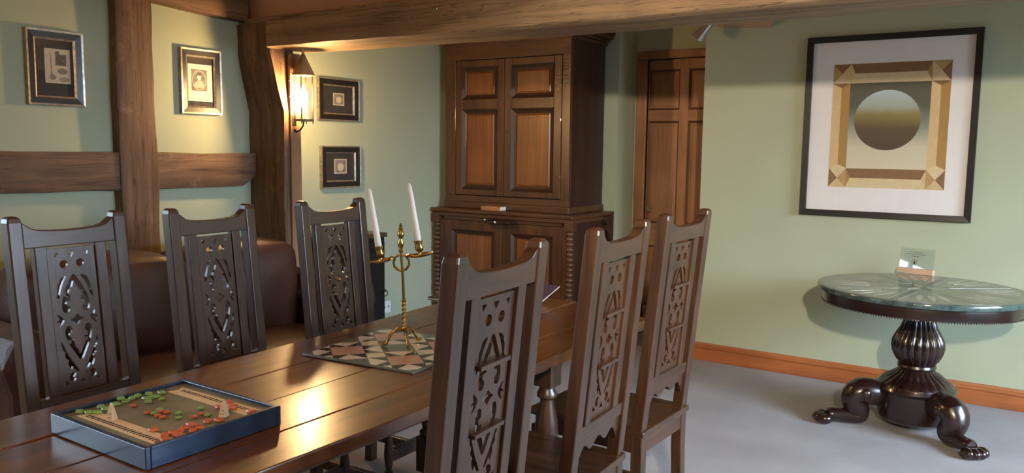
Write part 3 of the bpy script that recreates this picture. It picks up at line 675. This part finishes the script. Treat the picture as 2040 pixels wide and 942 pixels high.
ap_([(1-c, c), (1-h, c+.035), (1-h, 1-c-.035), (1-c, 1-c)], 'art_pale'); ap_([(1, c), (1-h, c+.035), (1-h, 1-c-.035), (1, 1-c)], 'art_gold'); ap_([(1-c, c), (1, c), (1-h, c+.035)], 'art_cream'); ap_([(1-c, 1-c), (1-h, 1-c-.035), (1, 1-c)], 'art_brown')
iz0, iz1 = U(0, c)[1], U(0, 1-c)[1]
gradient_print('art_ground', [(0, (214, 206, 180)), (.25, (206, 200, 176)), (.5, (140, 148, 138)), (.72, (92, 94, 82)), (1, (86, 84, 70))], 2, iz0, iz1, .7)
gradient_print('art_disc', [(0, (80, 68, 56)), (.35, (94, 78, 58)), (.58, (142, 128, 78)), (.72, (164, 174, 164)), (1, (184, 202, 208))], 2, iz0+(iz1-iz0)*.23, iz0+(iz1-iz0)*.92, .7)
ap_([(c, c), (1-c, c), (1-c, 1-c), (c, 1-c)], 'art_ground', .0005)
ap_([(.49+.285*math.cos(i*math.pi/24), .545+.24*math.sin(i*math.pi/24)) for i in range(48)], 'art_disc', .0009, 'printed_disc')
obj('glass', MB().box(-bw/2+.034, bw/2-.034, -.0195, -.0188, -bh/2+.034, bh/2-.034), 'pane_glass', bp_)

# ================================================================== wall lantern on the post
LX, LY = -3.605, 3.20
zt, zr, zb = P(603, 108, x=LX).z, P(603, 150, x=LX).z, P(603, 240, x=LX).z
ln = thing('wall_lantern', 'lit tin wall lantern with conical hood on the oak post', 'lantern', (LX, LY, 0))
obj('hood', MB().lathe([(.064, zr-.003), (.066, zr), (.012, zt-.004), (.008, zt), (.008, zt+.012)], 24), 'tin', ln, smooth=True)
obj('hood_loop', MB().tube([(.012*math.cos(a*math.pi/8), 0, zt+.022+.012*math.sin(a*math.pi/8)) for a in range(17)], .0025, 6), 'tin', ln)
for k in range(4):
    a = k*math.pi/2+.6; obj('upright', MB().tube([(.052*math.cos(a), .052*math.sin(a), zb-.018), (.052*math.cos(a), .052*math.sin(a), zr)], .0028, 6), 'iron', ln)
obj('tray', MB().lathe([(.054, zb-.004), (.056, zb), (.056, zb+.008), (.05, zb+.004)], 24), 'tin', ln, smooth=True)
obj('candle_tube', MB().lathe([(.021, zb+.004), (.021, zb+.03), (.013, zb+.03), (.013, zb+.075)], 14), 'ivory', ln, smooth=True)
obj('bulb', MB().lathe([(.012, zb+.075), (.02, zb+.095), (.026, zb+.125), (.022, zb+.155), (.01, zb+.185), (.002, zb+.205)], 16), 'bulb_glow', ln, smooth=True)
obj('glass_chimney', MB().add([(.047*math.cos(2*math.pi*i/24), .047*math.sin(2*math.pi*i/24), z) for z in (zb+.006, zr-.004) for i in range(24)], [(i, (i+1) % 24, 24+(i+1) % 24, 24+i) for i in range(24)]), 'pane_glass', ln, smooth=True)
obj('bracket', MB().tube([(-.09, -.005, zb-.01), (-.085, -.005, zb-.045), (-.06, -.004, zb-.065), (-.03, -.002, zb-.055), (-.008, 0, zb-.03), (0, 0, zb)], .0045, 8), 'iron', ln, smooth=True)
obj('bracket_arm', MB().tube([(-.09, -.005, zb+.012), (-.052, 0, zb+.004)], .0035, 8), 'iron', ln)
obj('back_plate', MB().box(-.088, -.076, -.022, .012, zb-.03, zb+.03), 'iron', ln, bev=.002)
obj('cable', MB().tube([(-.08, -.02, zb-.01), (-.078, -.022, zb-.1), (-.077, -.024, zb-.22), (-.077, -.022, zb-.5)], .0025, 6), 'tin', ln)

# small spotlight
sp = thing('ceiling_spotlight', 'small silver spotlight hanging at the wall corner under the beam', 'spotlight', P(1405, 58, y=5.05))
d_ = (P(1392, 74, y=5.05)-P(1414, 48, y=5.05)).normalized()
obj('housing', MB().tube([-d_*.06, d_*.0, d_*.025, d_*.075], [.024, .027, .032, .045], 16), 'chrome', sp, smooth=True)
obj('stem', MB().tube([-d_*.045, -d_*.06+Vector((0, .05, .05)), Vector((.02, .12, .13))], .006, 8), 'iron', sp)

# ================================================================== round marble table
RX, RY, RZ, RR = -.53, 4.585, .74, .505
rt = thing('round_table', 'round marble-topped pedestal table with lion-paw feet below the large print', 'table', (RX, RY, 0))
obj('marble_slab', MB().lathe([(RR-.012, RZ-.03), (RR-.002, RZ-.025), (RR, RZ-.01), (RR-.004, RZ-.001), (RR-.012, RZ)], 96), 'marble_edge', rt, smooth=True)
slab = obj('inlaid_top', MB().lathe([(RR-.02, RZ), (RR-.02, RZ+.0006)], 96), 'marble_top', rt)
def inlay(polys, mat, nm='inlay'):
    for pl in polys: obj(nm, MB().prism(pl, RZ+.0006, RZ+.0012, 'z'), mat, slab)
def rot2(p, a): return (p[0]*math.cos(a)-p[1]*math.sin(a), p[0]*math.sin(a)+p[1]*math.cos(a))
def petal(r0, r1, wd, a, n=9):
    L_ = [(r0+(r1-r0)*i/n, wd*math.sin(math.pi*(i/n)**.7)) for i in range(n+1)]
    pl = L_+[(x, -y) for x, y in L_[-2:0:-1]]; return [rot2(p, a) for p in pl]
for k in range(8):
    a = k*math.pi/4+.25
    for j in (-.16, 0, .16): inlay([petal(.25, .44, .016, a+j)], 'marble_pale')
    inlay([[rot2(p, a+math.pi/8) for p in ((.13, -.018), (.46, -.018), (.46, .018), (.13, .018))]], 'marble_dark')
    for s in (-1, 1): inlay([[rot2(p, a+math.pi/8) for p in ((.13, s*.022-.003), (.46, s*.022-.003), (.46, s*.022+.003), (.13, s*.022+.003))]], 'marble_pale')
for k in range(6): inlay([petal(.02, .11, .018, k*math.pi/3)], 'marble_dark' if k % 2 else 'marble_pale')
obj('apron', MB().lathe([(RR-.05, RZ-.03), (RR-.028, RZ-.03), (RR-.026, RZ-.045), (RR-.028, RZ-.085), (RR-.05, RZ-.085)], 96), 'mahogany', rt, smooth=True)
bd = MB()
for k in range(240):
    a = 2*math.pi*k/240; bd.lathe([(.001, -.004), (.003, -.0028), (.004, 0), (.003, .0028), (.001, .004)], 6, ((RR-.028)*math.cos(a), (RR-.028)*math.sin(a)))
    for v in bd.v[-30:]: v.z += RZ-.087
o = obj('bead_moulding', bd, 'mahogany', rt, smooth=True); o['kind'] = 'stuff'
obj('top_frame', MB().lathe([(.1, RZ-.09), (.13, RZ-.07), (RR-.05, RZ-.07), (RR-.05, RZ-.03)], 48), 'mahogany', rt)
colp = [(.085, .345), (.105, .365), (.122, .40), (.128, .43), (.124, .465), (.108, .50), (.088, .535), (.076, .57), (.072, .60), (.075, .655)]
obj('baluster', MB().lathe(colp, 120, (0, 0), (20, .09, .36, .66)), 'mahogany', rt, smooth=True)
obj('collar', MB().lathe([(.07, .315), (.09, .318), (.094, .328), (.09, .34), (.075, .348)], 48), 'mahogany', rt, smooth=True)
obj('fluted_dome', MB().lathe([(.185, .225), (.182, .238), (.155, .262), (.12, .285), (.095, .302), (.082, .318)], 120, (0, 0), (24, .06, .24, .31)), 'mahogany', rt, smooth=True)
obj('drum', MB().lathe([(.10, .035), (.15, .04), (.17, .055), (.178, .10), (.178, .195), (.19, .205), (.196, .215), (.19, .228), (.15, .23)], 64), 'mahogany', rt, smooth=True)
for ang in (-47, -153, 80):
    a = math.radians(ang)
    path = [(.14, .165), (.20, .175), (.255, .185), (.30, .175), (.318, .135), (.295, .095), (.262, .068), (.262, .045), (.29, .042), (.34, .046), (.40, .047), (.44, .046)]
    rad = [.066, .072, .076, .074, .066, .062, .058, .050, .044, .038, .036, .042]
    f_ = lambda v: (*rot2((v.x, v.y), a), v.z)
    lg = obj('lion_leg', MB().tube([(r_, 0, z) for r_, z in path], rad, 14).map(f_), 'mahogany', rt, sub=1)
    def blob(cx_, cy_, cz_, r_, sx=1): return MB().lathe([(max(.0015, r_*math.sin(math.pi*i/8)), -r_*math.cos(math.pi*i/8)) for i in range(9)], 12).map(lambda v: f_(Vector((cx_+v.x*sx, cy_+v.y, max(.002, cz_+v.z)))))
    for k, dy in enumerate((-.040, -.014, .014, .040)): obj('toe', blob(.466-.014*(k in (0, 3)), dy, .030, .027, 1.35), 'mahogany', lg, smooth=True)
    obj('hair_curl', blob(.325, 0, .105, .026), 'mahogany', lg, smooth=True)
    for s in (-1, 1): obj('scroll', blob(.262, s*.052, .182, .032), 'mahogany', lg, smooth=True)
# acrylic sign
sl, sr = P(1791, 541, z=RZ), P(1858, 550, z=RZ)
an = math.radians(-13.4); sw = (sr-sl).length
sg = thing('acrylic_sign', 'clear acrylic notice standing in a wooden base on the round table', 'sign', (*((sl+sr)/2).xy, RZ), an)
obj('base', MB().box(-sw/2, sw/2, -.018, .018, 0.0012, .032), 'sign_wood', sg, bev=.002)
def lean(v): return (v.x, v.y+(v.z-.03)*.162, v.z)
pl_ = obj('plate', MB().box(-sw/2+.004, sw/2-.004, -.002, .002, .02, .145).map(lean), 'acrylic', sg)
for z, a0, a1 in ((.122, -.045, .03), (.110, -.06, .045), (.098, -.03, .01)):
    x = a0
    while x < a1:
        l_ = random.uniform(.006, .014); obj('lettering', MB().box(x, x+l_, -.0028, -.0022, z, z+.004).map(lean), 'grey_print', pl_); x += l_+.004
obj('emblem_ring', MB().ring(.001, .001, 0, .0001, .0, .0001).add(*(lambda n: ([((.016 if k else .013)*math.cos(2*math.pi*i/n)-.012, -.0026, .066+(.016 if k else .013)*math.sin(2*math.pi*i/n)) for k in (0, 1) for i in range(n)], [(i, (i+1) % n, n+(i+1) % n, n+i) for i in range(n)]))(24)).map(lean), 'grey_print', pl_)
obj('emblem', MB().prism([(-.018, .058), (-.008, .056), (-.004, .064), (-.009, .068), (-.012, .076), (-.017, .07)], -.0028, -.0022, 'y').map(lean), 'dark_book', pl_)

# ================================================================== things on the dining table
TZ = .7615
# tiled board
bA = P(601.6, 707.5, z=TZ); bB = P(825, 746, z=TZ)
ba = math.atan2(bB.y-bA.y, bB.x-bA.x); bs = .43
bc = Vector((bA.x, bA.y, 0))+Vector((math.cos(ba), math.sin(ba), 0))*bs/2+Vector((-math.sin(ba), math.cos(ba), 0))*bs/2
pb = thing('patterned_board', 'square grey board with pink, black and cream geometric tiles under the candelabrum', 'board', (bc.x, bc.y, TZ), ba)
obj('slab', MB().box(-bs/2, bs/2, -bs/2, bs/2, 0, .006), 'board_grey', pb, bev=.001)
def clip_square(poly, h):
    for ax, sg_ in ((0, 1), (0, -1), (1, 1), (1, -1)):
        out = []
        for i in range(len(poly)):
            p, q = poly[i], poly[(i+1) % len(poly)]; a, b = h-sg_*p[ax], h-sg_*q[ax]
            if a >= 0: out.append(p)
            if (a >= 0) != (b >= 0): t = a/(a-b); out.append((p[0]+(q[0]-p[0])*t, p[1]+(q[1]-p[1])*t))
        poly = out
        if len(poly) < 3: return []
    return poly
def tile(poly, mat):
    # poly in (p, q) diagonal coordinates, unit = board side
    cx_, cy_ = sum(p for p, q in poly)/len(poly), sum(q for p, q in poly)/len(poly)
    pl = [(((p-q)/2)*bs, ((p+q)/2)*bs) for p, q in [(cx_+(p-cx_)*.985, cy_+(q-cy_)*.985) for p, q in poly]]
    pl = clip_square(pl, bs*.475)
    if len(pl) >= 3: obj('tile', MB().prism(pl, .006, .0068, 'z'), mat, pb)
g0, g1, g2, g3 = .17, .36, .70, .89
def goose(p0, p1, q0, q1, d):
    """triangle unit in a rectangle, tip towards d"""
    if d == '+p': a, b, t, c1, c2 = (p0, q0), (p0, q1), (p1, (q0+q1)/2), (p1, q0), (p1, q1)
    if d == '-p': a, b, t, c1, c2 = (p1, q0), (p1, q1), (p0, (q0+q1)/2), (p0, q0), (p0, q1)
    if d == '+q': a, b, t, c1, c2 = (p0, q0), (p1, q0), ((p0+p1)/2, q1), (p0, q1), (p1, q1)
    if d == '-q': a, b, t, c1, c2 = (p0, q1), (p1, q1), ((p0+p1)/2, q0), (p0, q0), (p1, q0)
    tile([a, b, t], 'tile_white'); tile([a, c1, t], 'tile_black'); tile([b, c2, t], 'tile_black')
R_ = lambda p0, p1, q0, q1: [(p0, q0), (p1, q0), (p1, q1), (p0, q1)]
for s in (1, -1):
    e = lambda a, b: tuple(sorted((s*a, s*b)))
    tile(R_(*e(g1, g2), -g0, g0), 'tile_pink'); tile(R_(-g0, g0, *e(g1, g2)), 'tile_pink')
    sg_ = '+' if s > 0 else '-'; op = '-' if s > 0 else '+'
    goose(*e(g0, g1), -g0, g0, sg_+'p'); goose(-g0, g0, *e(g0, g1), sg_+'q')
    goose(*e(g2, g3), -g0, g0, op+'p'); goose(-g0, g0, *e(g2, g3), op+'q')
    for r_ in (1, -1):
        f_ = lambda a, b: tuple(sorted((r_*a, r_*b))); o2 = '-' if r_ > 0 else '+'
        goose(*e(g1, g2), *f_(g0, g1), o2+'q'); goose(*f_(g0, g1), *e(g1, g2), o2+'p')
        tile(R_(*e(g0, g1), *f_(g0, g1)), 'tile_white')
        tile(R_(*e(g2, g3), *f_(g0, g1)), 'tile_white'); tile(R_(*f_(g0, g1), *e(g2, g3)), 'tile_white')
# candelabrum
CB = Vector((-1.765, 1.985, TZ+.0068))
cn = thing('candelabrum', 'two-armed brass candelabrum standing on the patterned board', 'candelabrum', CB, YAW)
for ang in (200, 290, 50):
    a = math.radians(ang); f_ = lambda r_, z: (r_*math.cos(a), r_*math.sin(a), z)
    obj('foot', MB().tube([f_(.004, .052), f_(.02, .055), f_(.04, .044), f_(.054, .022), f_(.06, .008), f_(.072, .006), f_(.078, .008)], [.007, .006, .005, .005, .006, .006, .004], 10), 'brass', cn, smooth=True)
pr = [(.007, .045), (.010, .052), (.007, .06)]
tw = MB().lathe(pr, 14)
n = 60; ring = []
for i in range(n+1):
    z = .06+.085*i/n; rr = [Vector(((.0062+.0022*math.cos(2*(k*math.pi/6)-i*.62))*math.cos(k*math.pi/6), (.0062+.0022*math.cos(2*(k*math.pi/6)-i*.62))*math.sin(k*math.pi/6), z)) for k in range(12)]; ring.append(rr)
tw.loft(ring).lathe([(.006, .145), (.009, .149), (.006, .153)], 14)
obj('twisted_stem', tw, 'brass', cn, smooth=True)
TILT = math.radians(-9)
def tl(v, piv=.265):
    # arm assembly sits askew on the stem
    x, z = v[0], v[2]-piv; c_, s_ = math.cos(TILT), math.sin(TILT)
    return (c_*x+s_*z-.006, v[1], piv-s_*x+c_*z)
obj('stem', MB().tube([(0, 0, .15), (-.002, 0, .2), (-.005, 0, .262), (-.009, 0, .315)], .0048, 12), 'brass', cn, smooth=True)
obj('finial', MB().lathe([(.005, .31), (.008, .316), (.005, .322), (.009, .332), (.011, .342), (.006, .354), (.006, .358), (.011, .366), (.012, .374), (.006, .386), (.008, .39), (.0045, .395), (.006, .4), (.002, .408)], 16).map(lambda v: (v.x-.010, v.y, v.z)), 'brass', cn, smooth=True)
for s in (-1, 1):
    obj('arm', MB().tube([tl((s*r_, 0, z)) for r_, z in ((.0, .250), (.012, .253), (.024, .265), (.026, .28), (.018, .296), (.030, .300), (.045, .292), (.066, .290))], .0042, 8), 'brass', cn, smooth=True)
    obj('arm_curl', MB().tube([tl((s*r_, 0, z)) for r_, z in ((.018, .296), (.008, .302), (.0, .3))], .0035, 8), 'brass', cn, smooth=True)
    xx = s*.066
    obj('drip_pan', MB().lathe([(.006, .288), (.03, .2885), (.043, .293), (.0445, .296), (.042, .2945), (.03, .291), (.006, .291)], 28).map(lambda v: tl((v.x+xx, v.y, v.z))), 'brass', cn, smooth=True)
    obj('socket', MB().lathe([(.010, .290), (.006, .297), (.006, .302), (.012, .308), (.015, .316), (.012, .325), (.012, .332), (.0145, .336), (.0145, .342), (.011, .342)], 18).map(lambda v: tl((v.x+xx, v.y, v.z))), 'brass', cn, smooth=True)
    hgt = .195
    cm = MB().lathe([(.0108, .3425), (.0112, .348), (.0098, .42), (.008, .50), (.0066, .335+hgt-.008), (.005, .335+hgt-.003), (.0012, .335+hgt+.004)], 18).map(lambda v: tl((v.x+xx, v.y, v.z)))
    cdl = obj('candle', cm, 'wax', None, smooth=True, loc=CB); cdl.rotation_euler = (0, 0, YAW)
    tag(cdl, 'white tapered candle in the lower left socket of the candelabrum' if s < 0 else 'white tapered candle in the higher right socket of the candelabrum', 'candle', 'candelabrum candles')
# booklet and book at the far end
q0 = P(1073, 607, z=TZ)
bl = thing('booklet', 'dark purple booklet lying half open at the far end of the table', 'booklet', (q0.x, q0.y, TZ))
e1 = P(1115, 571, y=q0.y+.07)-Vector((q0.x, q0.y, TZ)); sd = Vector((-.20, .02, 0))
def card(o0, u, v, th):
    n_ = u.cross(v).normalized()*th; return MB().add([o0, o0+u, o0+u+v, o0+v]+[p+n_ for p in (o0, o0+u, o0+u+v, o0+v)], [(0, 1, 2, 3), (7, 6, 5, 4), (0, 4, 5, 1), (1, 5, 6, 2), (2, 6, 7, 3), (3, 7, 4, 0)])
obj('raised_cover', card(Vector((0, 0, .001)), e1, sd, .003), 'navy_card', bl)
obj('cover_edge', MB().tube([(0, 0, .002), e1*.5+Vector((0, 0, .001)), e1+Vector((0, 0, .001))], .0022, 6), 'paper_white', bl)
obj('lower_cover', card(Vector((0, 0, .0)), Vector((.02, -.16, 0)), sd, -.004), 'navy_card', bl)
q0 = P(862, 598, z=TZ)
b2 = thing('notebook', 'slim dark notebook with white pages at the far left of the table', 'book', (q0.x+.03, q0.y+.06, TZ), .1)
obj('pages', MB().box(-.06, .05, -.055, .08, .002, .010), 'paper_white', b2)
obj('cover', MB().box(-.062, .052, -.057, .082, .010, .013).box(-.062, .052, -.057, .082, 0, .002), 'dark_book', b2)

# game tray
GX0, GX1, GY0, GY1, GH = -1.868, -1.490, .893, 1.238, .047
gt = thing('game_tray', 'shallow dark blue wooden game tray with printed slate board', 'game board', ((GX0+GX1)/2, (GY0+GY1)/2, TZ))
gw, gd = (GX1-GX0)/2, (GY1-GY0)/2; tk = .012; gz = .039
obj('floor_panel', MB().box(-gw+tk, gw-tk, -gd+tk, gd-tk, .002, gz), 'slate_print', gt)
for nm, bx_ in (('side', (-gw, gw, -gd, -gd+tk)), ('side', (-gw, gw, gd-tk, gd)), ('side', (-gw, -gw+tk, -gd+tk, gd-tk)), ('side', (gw-tk, gw, -gd+tk, gd-tk))):
    obj(nm, MB().box(*bx_, 0, GH), 'blue_paint', gt, bev=.002)
for yy, sgn in ((-gd+.058, -1), (gd-.058, 1)):
    obj('score_strip', MB().box(-gw+.045, gw-.02, yy-.022, yy+.022, gz, gz+.0008), 'tan_print', gt)
    tm = MB()
    for k in range(24):
        x = -gw+.066+k*.0118; tm.box(x, x+.0055, yy+sgn*.006-.0065, yy+sgn*.006+.0065, gz+.0008, gz+.0013)
    obj('tick_marks', tm, 'ink_black', gt)
    for x in (-gw+.034, gw-.026): obj('printed_spot', MB().lathe([(.017, gz), (.017, gz+.0015)], 24, (x, yy+sgn*.002)), 'grey_print', gt)
PZ = TZ+gz+.0015
def lozenge(r1, r2, h):
    pts = [(r1, 0), (r1*.35, r2*.8), (0, r2), (-r1*.35, r2*.8), (-r1, 0), (-r1*.35, -r2*.8), (0, -r2), (r1*.35, -r2*.8)]
    return MB().loft([[Vector((x*.9, y*.9, 0)) for x, y in pts], [Vector((x, y, h*.4)) for x, y in pts], [Vector((x*.85, y*.85, h)) for x, y in pts]])
LOZ = lozenge(.0142, .0098, .0055).mesh('lozenge', 'green_piece'); LOZR = lozenge(.0142, .0098, .0055).mesh('lozenge', 'red_piece')
DSC = MB().lathe([(.006, 0), (.0078, .0015), (.0078, .0035), (.006, .005)], 14).mesh('disc', 'green_piece', True); DSCR = MB().lathe([(.006, 0), (.0078, .0015), (.0078, .0035), (.006, .005)], 14).mesh('disc', 'red_piece', True)
def piece(px_, py_, me, lab, grp, k, name):
    q = P(80+px_/3.923, 740+py_/3.923, z=PZ)
    x = min(max(q.x, GX0+tk+.014), GX1-tk-.014); y = min(max(q.y, GY0+tk+.012), GY1-tk-.012)
    o = obj(name, me, None, None, loc=(x, y, PZ)); o.rotation_euler = (0, 0, random.uniform(-.5, .9)); tag(o, lab, 'game piece', grp)
    for x_, y_ in PLACED:
        if (x-x_)**2+(y-y_)**2 < .014**2: o.location.z = PZ+.0065; break
    PLACED.append((x, y)); return o
PLACED = []
for k, q in enumerate([(950, 170), (850, 180), (895, 202), (755, 193), (835, 216), (845, 240), (672, 237), (722, 213), (632, 237), (590, 260), (475, 280), (512, 297), (380, 324), (308, 320), (450, 324)]): piece(*q, LOZ, 'green diamond-shaped game piece along the left side of the blue tray', 'green diamond game pieces', k, 'game_diamond')
for k, q in enumerate([(953, 220), (1257, 292), (1083, 332), (1083, 366), (1308, 345), (888, 332), (935, 303)]): piece(*q, DSC, 'round green game counter on the slate board', 'green round game counters', k, 'game_counter')
for k, q in enumerate([(730, 272), (836, 328), (992, 325), (942, 318), (920, 350), (958, 364), (1205, 359), (1258, 336)]): piece(*q, DSCR, 'round orange-red game counter on the slate board', 'red round game counters', k, 'game_counter')
for k, q in enumerate([(885, 462), (975, 502), (1085, 505), (1095, 472), (1135, 442), (1185, 442), (1195, 468), (1245, 442), (1310, 395), (1400, 386), (1650, 317), (1400, 283), (1500, 270), (1505, 294), (1470, 243), (980, 540), (1040, 485)]): piece(*q, LOZR, 'orange-red diamond-shaped game piece by the right side of the blue tray', 'red diamond game pieces', k, 'game_diamond')
ORD = ['first', 'second', 'third', 'fourth', 'fifth', 'sixth', 'seventh', 'eighth', 'ninth', 'tenth', 'eleventh', 'twelfth', 'thirteenth', 'fourteenth', 'fifteenth', 'sixteenth', 'seventeenth']
CNT = {7: 'seven', 8: 'eight', 15: 'fifteen', 17: 'seventeen'}
for grp, kind_ in (('green diamond game pieces', 'green diamond game piece'), ('red diamond game pieces', 'orange-red diamond game piece'), ('green round game counters', 'round green game counter'), ('red round game counters', 'round orange-red game counter')):
    it = [o for o in bpy.data.objects if o.get('group') == grp]
    def scr(o): d = o.location-CAM; return d.dot(RT)/d.dot(FW)
    it.sort(key=scr)
    for k, o in enumerate(it): o['label'] = '%s in the blue tray, %s from left of %s' % (kind_, ORD[k], CNT[len(it)])
for (bx_, by_), lab in (((560, 378), 'white tapered game marker with pips near the green diamonds'), ((1437, 350), 'white tapered game marker with pips among the red diamonds')):
    q = P(80+bx_/3.923, 740+by_/3.923, z=PZ)
    t = thing('game_marker', lab, 'game marker', (q.x, q.y, PZ), .4, 'white game markers')
    obj('body', MB().loft([[Vector((s*x, s*y, z)) for x, y in ((-1, -1), (1, -1), (1, 1), (-1, 1))] for s, z in ((.0092, 0), (.009, .002), (.0038, .034), (.003, .035))]), 'ivory', t, bev=.0006)
    for z in (.008, .016):
        for x in (-.0028, .0028): obj('pip', MB().lathe([(.0011, 0), (.0011, .0006)], 8).map(lambda v: (x+v.x, -.0092+z*.165-v.z, z+v.y)), 'ink_black', t)
